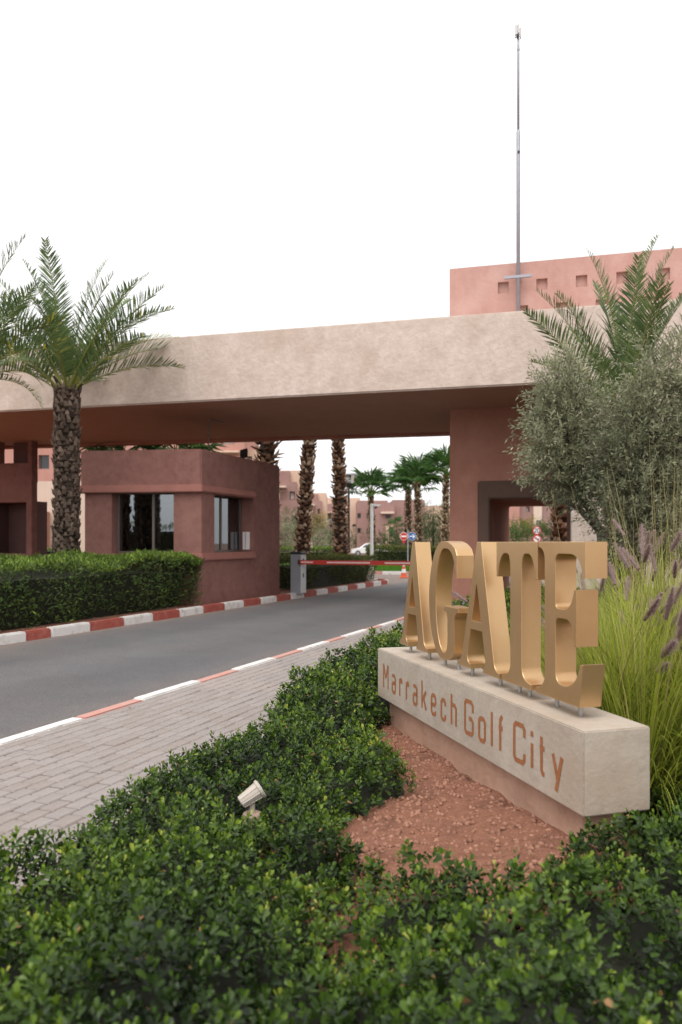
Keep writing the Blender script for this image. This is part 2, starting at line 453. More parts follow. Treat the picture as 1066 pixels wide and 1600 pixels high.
def sheet(name, poly, z, mat, kind='structure'):
    o = mesh(name, [(x, y, z) for x, y in poly], [tuple(range(len(poly)))], mat)
    if o.data.polygons[0].normal.z < 0: o.data.flip_normals()
    return tag(o, kind=kind)

sheet('ground', [(-900, -60), (900, -60), (900, 1500), (-900, 1500)], -.012, 'earth')
sheet('road', [(-26, -30), (8, -30), (60, 34.6), (60, 130), (-60, 130), (-20, 30)], 0.0, 'asphalt')

# left island
KEND = 27.8
isl = [kl(2.0, .14), kl(KEND - .1, .14), (kl(KEND)[0] - .9, KEND + .75), (kl(KEND)[0] - 2.4, KEND + 1.0), (-20, 37), (-45, 37), (-45, 2)]
MB().prism(isl, -.05, .125).build('planting_island', 'soil')['kind'] = 'structure'
kerb = tag(bpy.data.objects.new('kerb_along_island', None), kind='structure'); COL.objects.link(kerb)
def kd(px):          # depth at which a photo column meets the left kerb
    return 9.487 / (.402 - (px - CX) / FPX)
cols = [43, 81, 142, 195, 241, 282, 319, 352, 382, 409, 433, 455, 476, 495, 513, 529, 544, 559, 572, 584, 596, 606]
ds = [kd(c) for c in cols]
first = [ds[0] - .83 * k for k in range(12, 0, -1)]
allD = first + ds
red_at = 12          # the block that starts at column 43 is red
def kerb_block(name, p, q, w, z0, z1, mat, parent, bev=.012):
    dx, dy = q[0] - p[0], q[1] - p[1]; L = math.hypot(dx, dy); dx /= L; dy /= L
    lx, ly = -dy, dx
    g = .004
    jl = random.uniform(-.006, .006); jz = random.uniform(-.005, .005)
    a = (p[0] + dx * g + lx * jl, p[1] + dy * g + ly * jl); b = (q[0] - dx * g + lx * jl, q[1] - dy * g + ly * jl)
    return MB().prism([a, b, (b[0] + lx * w, b[1] + ly * w), (a[0] + lx * w, a[1] + ly * w)], z0, z1 + jz).build(name, mat, parent, bevel=bev, seg=2)
for i in range(len(allD) - 1):
    m = 'kerb_red' if (i - red_at) % 2 == 0 else 'kerb_white'
    kerb_block('kerb_stone', kl(allD[i]), kl(allD[i + 1]), .15, -.03, .15, m, kerb, .02)
# rounded nose of the island
nose = [kl(KEND)] + [(kl(KEND)[0] + x, KEND + y) for x, y in ((.05, .45), (-.25, .85), (-.9, 1.1), (-1.9, 1.3), (-2.9, 1.4))]
for i in range(len(nose) - 1):
    kerb_block('kerb_stone', nose[i], nose[i + 1], .15, -.03, .15, 'kerb_white' if i % 2 == 0 else 'kerb_red', kerb, .02)

# right bed and pavement
PZ = .12
bed = [kr(-3, .13), kr(24.5, .13), (12, 26), (30, 22), (30, -3)]
MB().prism(bed, -.05, PZ - .02).build('planting_bed', 'soil')['kind'] = 'structure'
kerb2 = tag(bpy.data.objects.new('kerb_along_pavement', None), kind='structure'); COL.objects.link(kerb2)
def kd2(px):
    return 4.563 / (.402 - (px - CX) / FPX)
c2 = [114, 207, 300, 360, 420, 462, 504, 530, 566, 588, 614, 631, 648, 664, 678, 690, 701]
d2 = [kd2(c) for c in c2]
d2 = [d2[0] - .78 * k for k in range(9, 0, -1)] + d2 + [d2[-1] + .8 * k for k in range(1, 6)]
for i in range(len(d2) - 1):
    m = 'kerb_faded' if (i - 9) % 2 == 0 else 'kerb_white'
    p, q = kr(d2[i], .12), kr(d2[i + 1], .12)
    kerb_block('kerb_stone', p, q, .12, -.03, PZ + .008, m, kerb2, .012)

# bed edge: distance from the right kerb at which planting begins, by arc length along the road from R0
EDGE_A = np.array([-9.5, -7.2, -6.0, -4.6, -3.1, -1.5, .5, 3.0, 6, 9, 16])
EDGE_B = np.array([2.12, 2.06, 1.90, 1.78, 1.55, 1.32, 1.12, .96, .9, .85, .8])
def edge_b(a): return np.interp(a, EDGE_A, EDGE_B)

# pavers: 16 x 11 cm blocks laid in running bond along the road
pav = tag(bpy.data.objects.new('pavement', None), kind='structure'); COL.objects.link(pav)
bound = [kr(R0[1] + a * r_[1], 0) for a in (0,)]
sv = []
def fp(a, b): return (R0[0] + a * r_[0] + b * n_[0], R0[1] + a * r_[1] + b * n_[1])
strip = [fp(a, .125) for a in np.linspace(-9.5, 15, 12)] + [fp(a, float(edge_b(a)) + .35) for a in np.linspace(15, -9.5, 12)]
o = mesh('joint_bed', [(x, y, PZ - .013) for x, y in strip], [tuple(range(len(strip)))], 'joint_sand', pav)
if o.data.polygons[0].normal.z < 0: o.data.flip_normals()
def paver_mesh(mat, k):
    rr = random.Random(k)
    h, w = .0775 - .007, .0525 - .0045
    v = []
    for z, s in ((-.05, 0), (-.008, 0), (0, .007)):
        v += [(-h + s, -w + s, z), (h - s, -w + s, z), (h - s, w - s, z), (-h + s, w - s, z)]
    f = [(8, 9, 10, 11)]
    for t in (0, 4):
        f += [(t + i, t + (i + 1) % 4, t + 4 + (i + 1) % 4, t + 4 + i) for i in range(4)]
    me = bpy.data.meshes.new('paver'); me.from_pydata(v, [], f); me.update(); me.materials.append(MATS[mat])
    return me
PM = [paver_mesh(m, i) for i, m in enumerate(['paver', 'paver_b', 'paver_c'])]
cells = []
for j in range(0, 25):
    b = .125 + .053 + j * .105
    for i in range(-62, 98):
        a = i * .155 + (.0775 if j % 2 else 0)
        if b - .05 > edge_b(np.array(a)) + .15: continue
        x, y = fp(a, b)
        if y < 1.6 or y > 22: continue
        cells.append((a, b, x, y, H - PZ))
def vis(c):
    x, y = c[2], c[3]
    px = CX + FPX * x / y; py = HY + FPX * (H - PZ) / y
    return -25 < px < 760 and py < 1500 and c[1] < edge_b(np.array(c[0])) - .02
cells.sort(key=lambda c: (not vis(c), c[3]))
rest_v, rest_f = [], []
rz = math.atan2(r_[1], r_[0])
for k, (a, b, x, y, _) in enumerate(cells):
    jz = random.uniform(-.003, .003) + .006 * (vnoise(np.array([a * 1.3 + 40]), np.array([b * 1.9 + 7]), 4)[0] - .5)
    jr = rz + random.uniform(-.012, .012)
    if k < 300:
        o = bpy.data.objects.new('paver', random.choice(PM)); COL.objects.link(o); o.parent = pav
        o.location = (x, y, PZ + jz); o.rotation_euler = (random.uniform(-.012, .012), random.uniform(-.008, .008), jr)
    else:
        h, w = .0705, .048; c_, s_ = math.cos(jr), math.sin(jr); base = len(rest_v)
        for z, s in ((-.03, 0), (-.008, 0), (0, .007)):
            for lx, ly in ((-h + s, -w + s), (h - s, -w + s), (h - s, w - s), (-h + s, w - s)):
                rest_v.append((x + lx * c_ - ly * s_, y + lx * s_ + ly * c_, PZ + jz + z))
        rest_f += [tuple(base + q for q in (8, 9, 10, 11))]
        for t in (0, 4):
            rest_f += [(base + t + i, base + t + (i + 1) % 4, base + t + 4 + (i + 1) % 4, base + t + 4 + i) for i in range(4)]
mesh('distant_pavers', rest_v, rest_f, 'paver', pav, kind='stuff')

# far verge with lawn
verge = [(1.9, 36.4), (12, 35.0), (60, 34.8), (60, 62), (-8, 62), (-3, 44)]
MB().prism(verge, -.05, .12).build('verge', 'lawn')['kind'] = 'structure'
kerb3 = tag(bpy.data.objects.new('kerb_along_verge', None), kind='structure'); COL.objects.link(kerb3)
vk = [(-2.6, 42.6), (-1.2, 40.2), (.3, 38.0), (1.2, 36.9), (1.95, 36.3), (2.9, 36.1), (4.0, 35.95), (5.2, 35.8), (6.4, 35.6), (7.6, 35.45), (8.8, 35.3), (10, 35.15)]
for i in range(len(vk) - 1):
    kerb_block('kerb_stone', vk[i], vk[i + 1], .16, -.03, .15, 'kerb_white' if i % 2 == 0 else 'kerb_faded', kerb3, .02)

# ------------------------------------------------------------------ the gate
def norm2(v):
    l = math.hypot(*v); return (v[0] / l, v[1] / l)
gate = thing('entrance_gate', 'long pale plaster beam gateway with terracotta tower and pillar spanning the road', 'gate', (3.4, 18.4, 0))
BF = ((3.88, 15.44), norm2((12.18, -3.26)), norm2((3.26, 12.18)))      # front face of the beam
BZ0, BZ1 = 4.69, 6.19
fl = lambda a: (BF[0][0] + a * BF[1][0], BF[0][1] + a * BF[1][1])
back_l, back_r = (-16.0, 26.9), (12.0, 20.6)
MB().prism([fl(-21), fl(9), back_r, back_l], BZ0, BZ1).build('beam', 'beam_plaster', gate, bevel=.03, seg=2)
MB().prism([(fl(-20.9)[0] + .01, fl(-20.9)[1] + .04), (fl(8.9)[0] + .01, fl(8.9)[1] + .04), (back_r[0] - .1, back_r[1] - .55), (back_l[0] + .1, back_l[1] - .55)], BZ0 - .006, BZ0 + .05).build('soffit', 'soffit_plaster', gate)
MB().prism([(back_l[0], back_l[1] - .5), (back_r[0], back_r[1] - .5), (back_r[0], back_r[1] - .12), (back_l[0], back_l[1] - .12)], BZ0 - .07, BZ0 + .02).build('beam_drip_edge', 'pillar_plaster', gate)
# pillar with its doorway, and the tower on it
PF = ((2.6, 18.4), norm2((.966, -.259)), norm2((.317, .948)))
DO = (.94, 2.7, -.1, 2.54)
MB().grid(PF, (0, 6.5), (-.1, BZ0 + .05), [DO], 0, 4.3).build('pillar', 'pillar_plaster', gate, bevel=.02, seg=2)
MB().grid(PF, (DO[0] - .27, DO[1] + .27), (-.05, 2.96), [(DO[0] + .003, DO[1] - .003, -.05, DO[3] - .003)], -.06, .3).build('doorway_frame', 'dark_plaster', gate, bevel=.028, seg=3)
TW0, TW1 = 6.1, 8.06
nich = [(1.136 + .88 * k, 1.386 + .88 * k, 7.37, 7.64) for k in range(-0, 6)] + [(1.57 + .88 * k, 1.83 + .88 * k, 6.78, 7.05) for k in range(0, 5)]
tw = MB().grid(PF, (0, 7.5), (TW0, TW1), nich, 0, .1)
tw.fbox(PF, .002, 7.498, .09, 4.2, TW0 + .001, TW1 - .003)
tw.build('tower', 'tower_plaster', gate)
MB().fbox(BF, .72, 8.5, .02, .6, -.1, BZ0 + .02).build('end_wall', 'beam_plaster', gate, bevel=.02)
# left support with its open niches
LF = ((-9.62, 23.9), norm2((12.18, -3.26)), norm2((3.26, 12.18)))
lw = MB().grid(LF, (-4.0, 0), (-.1, BZ0 + .02), [(-1.55, -.22, 1.16, 2.76), (-1.2, -.16, 4.0, 4.9), (-3.5, -1.9, 1.16, 2.76)], 0, .28)
lw.build('left_pillar', 'gatehouse_plaster', gate, bevel=.02)
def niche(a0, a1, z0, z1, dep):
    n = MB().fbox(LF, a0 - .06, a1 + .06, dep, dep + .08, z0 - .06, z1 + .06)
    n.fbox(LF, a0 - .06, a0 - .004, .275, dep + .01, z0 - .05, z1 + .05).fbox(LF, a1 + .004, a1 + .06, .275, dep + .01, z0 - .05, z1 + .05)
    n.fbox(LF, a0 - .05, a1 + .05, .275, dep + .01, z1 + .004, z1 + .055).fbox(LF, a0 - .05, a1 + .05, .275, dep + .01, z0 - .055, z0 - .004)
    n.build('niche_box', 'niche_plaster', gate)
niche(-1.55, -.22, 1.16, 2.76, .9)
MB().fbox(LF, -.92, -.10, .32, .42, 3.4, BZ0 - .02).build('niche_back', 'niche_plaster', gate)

# ------------------------------------------------------------------ the gatehouse
C0, C1, CL = (-3.07, 16.9), (-1.645, 20.56), (-5.77, 17.30)
gh = thing('gatehouse', 'square reddish brown plaster guard house with dark windows under the beam', 'gatehouse', (-3.7, 18.9, .1))
su = norm2((C1[0] - C0[0], C1[1] - C0[1])); LS = math.hypot(C1[0] - C0[0], C1[1] - C0[1])
fu = norm2((CL[0] - C0[0], CL[1] - C0[1])); LFt = math.hypot(CL[0] - C0[0], CL[1] - C0[1])
SIDE = (C0, su, (-su[1], su[0]))                 # along the road; thickness goes inwards (left)
FRONT = (C0, fu, norm2((fu[1], -fu[0])))
if FRONT[2][1] < 0: FRONT = (C0, fu, (-FRONT[2][0], -FRONT[2][1]))
ZS, ZL, ZT = 1.27, 2.64, 3.56
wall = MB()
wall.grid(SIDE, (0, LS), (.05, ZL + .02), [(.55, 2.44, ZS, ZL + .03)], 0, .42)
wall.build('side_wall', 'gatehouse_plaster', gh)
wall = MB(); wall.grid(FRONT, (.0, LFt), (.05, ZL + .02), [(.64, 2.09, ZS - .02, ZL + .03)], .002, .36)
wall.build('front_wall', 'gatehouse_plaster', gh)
BLc = (CL[0] + C1[0] - C0[0], CL[1] + C1[1] - C0[1])
LW = (CL, su, (su[1], -su[0]))
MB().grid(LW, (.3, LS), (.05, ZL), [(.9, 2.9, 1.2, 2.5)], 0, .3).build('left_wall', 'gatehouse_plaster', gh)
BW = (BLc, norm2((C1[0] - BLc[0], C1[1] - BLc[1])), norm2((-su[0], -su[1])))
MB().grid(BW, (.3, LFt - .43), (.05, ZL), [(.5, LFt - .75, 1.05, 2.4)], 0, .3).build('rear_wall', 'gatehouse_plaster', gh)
par = [(C0[0] - .02, C0[1] - .06), (C1[0] + .0, C1[1]), BLc, (CL[0] - .08, CL[1] - .06)]
par = [(C0[0] + .004, C0[1] - .07), (C1[0] + .004, C1[1] + .01), (BLc[0] - .07, BLc[1] + .01), (CL[0] - .08, CL[1] - .06)]
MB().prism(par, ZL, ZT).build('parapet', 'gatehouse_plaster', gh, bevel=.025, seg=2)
lip = MB().fbox(FRONT, -.06, LFt + .12, -.115, .2, ZL - .03, ZL + .14)
lip.build('lintel_band', 'gatehouse_trim', gh, bevel=.02, seg=2)
MB().fbox(SIDE, -.10, 2.46, -.075, .2, ZL - .031, ZL + .13).build('lintel_band', 'gatehouse_trim', gh, bevel=.03, seg=2)
MB().fbox(FRONT, -.05, LFt + .05, -.06, .30, ZS - .16, ZS - .012).build('sill_band', 'gatehouse_trim', gh, bevel=.02, seg=2)
MB().fbox(SIDE, -.08, 2.47, -.07, .44, ZS - .165, ZS + .002).build('sill_band', 'gatehouse_trim', gh, bevel=.02, seg=2)
MB().prism([(C0[0] - .2, C0[1] + .3), (C1[0] - .2, C1[1] - .1), (BLc[0] + .2, BLc[1] - .1), (CL[0] + .2, CL[1] + .3)], .06, .13).build('floor_slab', 'concrete_pink', gh)
def window(parent, fr, a0, a1, b, z0, z1, mulls, ft=.05, rails=()):
    """frame standing at depth b of a wall; panes between its mullions, each a sub-part"""
    f = MB()
    holes = []
    xs = [a0] + list(mulls) + [a1]
    for i in range(len(xs) - 1):
        holes.append((xs[i] + (ft if i == 0 else ft / 2), xs[i + 1] - (ft if i == len(xs) - 2 else ft / 2), z0 + ft, z1 - ft))
    f.grid(fr, (a0, a1), (z0, z1), holes, b, b + .06)
    w = f.build('window', 'aluminium', parent)
    for h in holes:
        MB().fbox(fr, h[0] - .01, h[1] + .01, b + .025, b + .033, h[2] - .01, h[3] + .01).build('pane', 'window_glass', w)
    return w
window(gh, FRONT, .64, 2.085, .26, ZS - .01, ZL + .01, [1.22])
window(gh, SIDE, .56, 2.43, .34, ZS + .005, ZL + .01, [.95, 1.45])
window(gh, BW, .5, LFt - .75, .1, 1.05, 2.4, [1.2])
window(gh, LW, .9, 2.9, .1, 1.2, 2.5, [1.9])
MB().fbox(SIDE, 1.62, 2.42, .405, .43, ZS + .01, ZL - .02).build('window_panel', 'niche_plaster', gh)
hat = MB().fbox(SIDE, 2.408, 2.437, .10, .205, ZS + .06, ZS + .50).fbox(SIDE, 2.408, 2.437, .225, .29, ZS + .06, ZS + .50).build('hatch_pane', 'paper', gh)
MB().fbox(SIDE, .72, .90, .41, .415, 1.95, 2.45).build('notice', 'paper', gh)
# desk and chair silhouette inside
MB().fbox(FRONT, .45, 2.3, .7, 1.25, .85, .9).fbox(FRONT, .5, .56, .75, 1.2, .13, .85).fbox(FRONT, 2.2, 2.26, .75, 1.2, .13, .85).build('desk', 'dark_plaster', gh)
# floodlight and bent conduit on its roof
fx, fd = at(382, 19.6), 19.5
fz = ZT
fld = thing('floodlight', 'small black floodlight tilted on the guard house roof edge', 'floodlight', (fx, fd, fz))
MB().tube([(fx, fd, fz), (fx, fd, fz + .1)], .02).build('bracket', 'black_metal', fld)
hd = MB().box(-.11, .11, -.03, .03, -.12, .12).build('lamp_head', 'black_metal', fld, bevel=.012, local=True)
hd.location = (0, 0, .20); hd.rotation_euler = (R(25), R(-18), R(40))
cdx, cdd = at(326, 18.0), 18.0
con = thing('conduit', 'thin upright pipe rising from the guard house roof towards the beam', 'pipe', (cdx, cdd, ZT))
MB().tube([(cdx, cdd, ZT - .02), (cdx, cdd, 4.33), (cdx + .05, cdd + .02, 4.40), (cdx + .33, cdd + .1, 4.34)], .018).build('tube', 'bark_dark', con)

# ------------------------------------------------------------------ mast on the tower
mD = 17.82; mX = at(810, mD)
mast = thing('antenna_mast', 'tall thin grey antenna mast rising above the terracotta tower', 'mast', (mX, mD, BZ1))
MB().tube([(mX, mD, BZ1 - .02), (mX, mD, zz(207, mD)), (mX, mD, zz(203, mD))], [.046, .046, .03], 12).build('lower_tube', 'galvanised', mast, smooth=True)
MB().tube([(mX, mD, zz(206, mD)), (mX, mD, zz(72, mD)), (mX, mD, zz(60, mD))], [.028, .028, .022], 10).build('upper_tube', 'galvanised', mast, smooth=True)
MB().tube([(mX, mD, zz(79, mD)), (mX, mD, zz(76, mD))], .036, 10).build('collar', 'galvanised', mast)
cu = PF[1]
zc = zz(433, mD)
MB().fbox(((mX, mD), PF[1], PF[2]), -.31, .31, -.06, -.005, zc - .03, zc + .03).build('cross_bar', 'galvanised', mast)
MB().fbox(((mX, mD), PF[1], PF[2]), -.05, .05, -.005, .17, zc - .05, zc + .02).build('wall_bracket', 'galvanised', mast)
MB().tube([(mX, mD - .06, zz(239, mD)), (mX, mD - .03, zz(239, mD))], .03, 8).build('bolt', 'black_metal', mast)
for dx, y0, y1, w in ((-.055, 56, 40, .045), (.0, 53, 38.5, .035), (.05, 61, 44, .03)):
    MB().box(mX + dx - w / 2, mX + dx + w / 2, mD - .05, mD + .02, zz(y0, mD), zz(y1, mD)).build('antenna_panel', 'antenna_grey', mast, bevel=.01)
MB().box(mX - .03, mX + .01, mD - .06, mD + .03, zz(60, mD), zz(55, mD)).tube([(mX - .075, mD, zz(59, mD)), (mX - .02, mD, zz(57, mD))], .012, 6).build('clamp', 'black_metal', mast)

# ------------------------------------------------------------------ the sign
SO = Vector((1.026, 3.25, 0)); SL = 2.70
se = Vector((-.277, .963, 0)).normalized(); sn = Vector((se.y, -se.x, 0))
SG = ((SO.x, SO.y), (se.x, se.y), (sn.x, sn.y))
sign = thing('entrance_sign', 'pale stone block sign with large gold letters beside the pavement', 'sign', (SO.x + se.x * 1.35 + sn.x * .16, SO.y + se.y * 1.35 + sn.y * .16, PZ))
MB().fbox(SG, .07, SL - .12, .05, .26, -.02, .345).build('pedestal', 'pedestal_render', sign, bevel=.01)
slab = MB().fbox(SG, 0, SL, 0, .335, .336, .70).build('slab', 'sign_stone', sign, bevel=.006, seg=2)
def arc(cx, cy, rx, ry, t0, t1, n):
    return [(cx + rx * math.cos(R(t0 + (t1 - t0) * i / n)), cy + ry * math.sin(R(t0 + (t1 - t0) * i / n))) for i in range(n + 1)]
def bez(p0, p1, p2, n=6):
    return [((1 - t) ** 2 * p0[0] + 2 * t * (1 - t) * p1[0] + t * t * p2[0], (1 - t) ** 2 * p0[1] + 2 * t * (1 - t) * p1[1] + t * t * p2[1]) for t in [i / n for i in range(n + 1)]]
def glyph_A():
    o = [(0, 0), (.17, 0), (.17, .028)] + bez((.165, .03), (.128, .034), (.130, .085)) + [(.172, .235), (.325, .235)] \
        + bez((.362, .085), (.366, .036), (.335, .028)) + [(.335, 0), (.53, 0), (.53, .028)] + bez((.525, .03), (.478, .036), (.468, .085)) \
        + [(.312, .75), (.258, .75)] + bez((.060, .085), (.048, .036), (0, .028))
    h = [(.189, .288), (.249, .50), (.257, .50), (.312, .288)]
    return [o, h]
def glyph_G():
    cx, cy = .235, .375
    o = [(.445, .665), (.445, .525), (.43, .525)] + bez((.425, .545), (.40, .70), (.285, .708), 8)
    o += arc(cx + .015, cy, .135, .333, 85, 275, 26)[1:]
    o += bez((.262, .043), (.30, .06), (.30, .14), 6) + [(.30, .262)] + bez((.30, .262), (.298, .308), (.245, .312)) + [(.245, .342), (.465, .342), (.465, .312)]
    o += bez((.46, .312), (.405, .308), (.403, .262)) + [(.403, .06)] + bez((.403, .06), (.34, -.006), (.235, -.006), 8)
    o += arc(cx, cy, .235, .381, 268, 92, 30) + bez((.235, .756), (.33, .756), (.395, .72), 6)[1:] + [(.42, .705)]
    return [o]
def glyph_T():
    st = [(.155, .09), (.155, .685)]
    o = [(.06, 0), (.37, 0), (.37, .028)] + bez((.365, .03), (.283, .036), (.276, .10)) + [(.276, .60)] + bez((.276, .60), (.278, .687), (.31, .688)) \
        + bez((.345, .688), (.395, .68), (.412, .56), 8) + [(.43, .56), (.43, .75), (0, .75), (0, .56), (.015, .56)] + bez((.018, .56), (.035, .68), (.09, .688), 8) \
        + bez((.12, .688), (.154, .687), (.155, .60)) + bez((.155, .10), (.148, .036), (.06, .028))
    return [o]
def glyph_E():
    o = [(0, 0), (.375, 0), (.405, .196), (.385, .196)] + bez((.38, .19), (.345, .085), (.26, .078), 8) + bez((.24, .078), (.180, .078), (.178, .13)) + [(.178, .335)] \
        + bez((.178, .36), (.18, .388), (.21, .388)) + bez((.27, .388), (.325, .38), (.333, .27), 7) + [(.352, .27), (.352, .53), (.333, .53)] + bez((.330, .52), (.31, .438), (.25, .434), 7) \
        + bez((.21, .434), (.18, .434), (.178, .46)) + [(.178, .65)] + bez((.178, .66), (.180, .692), (.21, .692)) + bez((.30, .692), (.385, .69), (.402, .585), 8) + [(.422, .585), (.422, .75), (.02, .75), (.02, .722)] \
        + bez((.03, .722), (.078, .715), (.080, .66)) + [(.080, .10)] + bez((.080, .10), (.072, .036), (0, .028))
    return [o]
def solid_letter(loops, origin, depth):
    cu_ = bpy.data.curves.new('tmp', 'CURVE'); cu_.dimensions = '2D'; cu_.fill_mode = 'BOTH'
    cu_.extrude = depth / 2 - .003; cu_.bevel_depth = .003; cu_.bevel_resolution = 1; cu_.offset = -.003
    for lp in loops:
        sp = cu_.splines.new('POLY'); sp.points.add(len(lp) - 1); sp.use_cyclic_u = True
        for p, (x, y) in zip(sp.points, lp): p.co = (x, y, 0, 1)
    to = bpy.data.objects.new('tmp', cu_); COL.objects.link(to)
    dg = bpy.context.evaluated_depsgraph_get(); dg.update()
    me = bpy.data.meshes.new_from_object(to.evaluated_get(dg))
    bpy.data.objects.remove(to); bpy.data.curves.remove(cu_)
    me.name = 'letter'
    d = -se
    mat = Matrix(((d.x, 0, -sn.x, origin.x), (d.y, 0, -sn.y, origin.y), (0, 1, 0, origin.z), (0, 0, 0, 1)))
    me.transform(Matrix.Translation(-root_loc(sign)) @ mat)
    me.polygons.foreach_set('use_smooth', np.ones(len(me.polygons), dtype=bool))
    me.set_sharp_from_angle(angle=R(22))
    me.materials.clear(); me.materials.append(MATS['gold'])
    o = link('letter', me, sign)
    return o
LB = .755
for gl, s_far, pins in ((glyph_A, 2.51, (.085, .44)), (glyph_G, 1.945, (.14, .35)), (glyph_A, 1.485, (.085, .44)), (glyph_T, .985, (.155, .26)), (glyph_E, .566, (.10, .30))):
    org = SO + se * s_far + sn * .1625; org.z = LB
    L = solid_letter(gl(), org, .115)
    for p in pins:
        q = SO + se * (s_far - p) + sn * .1625
        MB().tube([(q.x, q.y, .694), (q.x, q.y, LB + .012)], .011, 10).build('pin', 'steel_pin', L)
# lettering on the face of the slab
def ribbon(poly, w, closed=False):
    """flat stroke along a polyline, corners cut"""
    pts = []
    n = len(poly)
    for i, p in enumerate(poly):
        if (0 < i < n - 1) or closed:
            a, b = poly[i - 1], poly[(i + 1) % n]
            def toward(q):
                l = math.hypot(q[0] - p[0], q[1] - p[1]); k = min(.016, l * .45) / l
                return (p[0] + (q[0] - p[0]) * k, p[1] + (q[1] - p[1]) * k)
            pts += [toward(a), toward(b)]
        else: pts.append(p)
    m = len(pts); Lp, Rp = [], []
    for i in range(m):
        a = pts[i - 1] if (i > 0 or closed) else pts[i]; b = pts[(i + 1) % m] if (i < m - 1 or closed) else pts[i]
        d1 = norm2((pts[i][0] - a[0], pts[i][1] - a[1])) if a != pts[i] else None
        d2_ = norm2((b[0] - pts[i][0], b[1] - pts[i][1])) if b != pts[i] else None
        d1 = d1 or d2_; d2_ = d2_ or d1
        t = norm2((d1[0] + d2_[0], d1[1] + d2_[1])); nn = (-t[1], t[0])
        c = max(.5, nn[0] * -d1[1] + nn[1] * d1[0]); k = w / 2 / c
        Lp.append((pts[i][0] + nn[0] * k, pts[i][1] + nn[1] * k)); Rp.append((pts[i][0] - nn[0] * k, pts[i][1] - nn[1] * k))
    return Lp, Rp, closed
def GL(ch, w):
    x = .66
    g = {'M': [[(0, 0), (0, 1), (.5, .38), (1, 1), (1, 0)]], 'a': [[(0, x), (1, x), (1, 0), (0, 0), (0, .37), (1, .37)]],
         'r': [[(0, 0), (0, x)], [(0, .47), (.45, x), (1, x), (1, .52)]], 'k': [[(0, 0), (0, 1)], [(1, x), (0, .26)], [(.4, .42), (1, 0)]],
         'e': [[(1, .14), (1, 0), (0, 0), (0, x), (1, x), (1, .33), (0, .33)]], 'c': [[(1, .18), (1, 0), (0, 0), (0, x), (1, x), (1, .48)]],
         'h': [[(0, 0), (0, 1)], [(0, x), (1, x), (1, 0)]], 'G': [[(1, .70), (1, 1), (0, 1), (0, 0), (1, 0), (1, .48), (.5, .48)]],
         'o': [[(0, 0), (0, x), (1, x), (1, 0), 'c']], 'l': [[(0, 0), (0, 1)]], 'f': [[(.35, 0), (.35, .96), (1, .96)], [(0, x), (1, x)]],
         'C': [[(1, .70), (1, 1), (0, 1), (0, 0), (1, 0), (1, .26)]], 'i': [[(0, 0), (0, x)], [(0, .84), (0, .98)]],
         't': [[(.35, .95), (.35, 0), (1, 0)], [(0, x), (1, x)]], 'y': [[(0, x), (.52, .06)], [(1, x), (.36, -.24)]]}[ch]
    return g
def engrave(word, widths, s0, s1):
    CAPH, BASE, ST = .205, .415, .026
    gap = (s0 - s1 - sum(widths)) / (len(word) - 1)
    s = s0
    for ch, w in zip(word, widths):
        V, F = [], []
        iw = max(w - ST, 0)
        for si, st in enumerate(GL(ch, w)):
            closed = st[-1] == 'c'
            pl = [(ST / 2 + p[0] * iw, ST * .5 + p[1] * (CAPH - ST)) for p in st if p != 'c']
            Lp, Rp, closed = ribbon(pl, ST * (.92 if ch != 'M' else .85), closed)
            b = len(V); m = len(Lp)
            for k in range(m):
                for q in (Lp[k], Rp[k]):
                    P = SO + se * (s - q[0]) - sn * (.0016 + .0007 * si)
                    V.append((P.x, P.y, BASE + q[1]))
            for k in range(m if closed else m - 1):
                k2 = (k + 1) % m
                F.append((b + 2 * k, b + 2 * k + 1, b + 2 * k2 + 1, b + 2 * k2))
        # thickness: closed shell from the stone to 1.6 mm proud
        nv = len(V)
        V2 = V + [(v[0] + sn.x * .004, v[1] + sn.y * .004, v[2]) for v in V]
        o = mesh('engraved_letter', V2, F + [tuple(i + nv for i in f[::-1]) for f in F], 'engraving', slab)
        s -= w + gap
engrave('Marrakech', [.125, .09, .066, .066, .09, .095, .09, .085, .09], 2.575, 1.268)
engrave('Golf', [.125, .095, .026, .066], 1.172, .700)
engrave('City', [.125, .026, .066, .10], .605, .150)

# ------------------------------------------------------------------ spot lamp in the planting
lx, ld = at(394, 3.5), 3.5
spot = thing('garden_spotlight', 'beige garden spotlight on a stub base among the ground cover', 'spotlight', (lx, ld, .1))
MB().tube([(lx, ld, .10), (lx, ld, .262), (lx, ld, .270)], [.043, .043, .038], 18).build('base', 'concrete_pink', spot)
MB().tube([(lx, ld, .265), (lx, ld, .315)], .014, 10).build('swivel', 'lamp_beige', spot)
ax = Vector((.80, .28, .50)).normalized()
c = Vector((lx, ld, .352))
pr = [(-.062, .024), (-.059, .029), (.034, .038), (.036, .044), (.047, .046), (.049, .040)]
MB().tube([c + ax * a for a, _ in pr], [b for _, b in pr], 20).build('lamp_head', 'lamp_beige', spot)
MB().tube([c + ax * .0492, c + ax * .0505], .038, 20).build('lens', 'cabinet_light', spot)
for k in range(8):
    t = 2 * math.pi * k / 8
    x = ax.cross(Vector((0, 0, 1))).normalized(); y = x.cross(ax)
    o_ = x * math.cos(t) + y * math.sin(t)
    MB().tube([c + ax * -.056 + o_ * .029, c + ax * .034 + o_ * .039], .003, 5).build('fin', 'lamp_beige', spot)

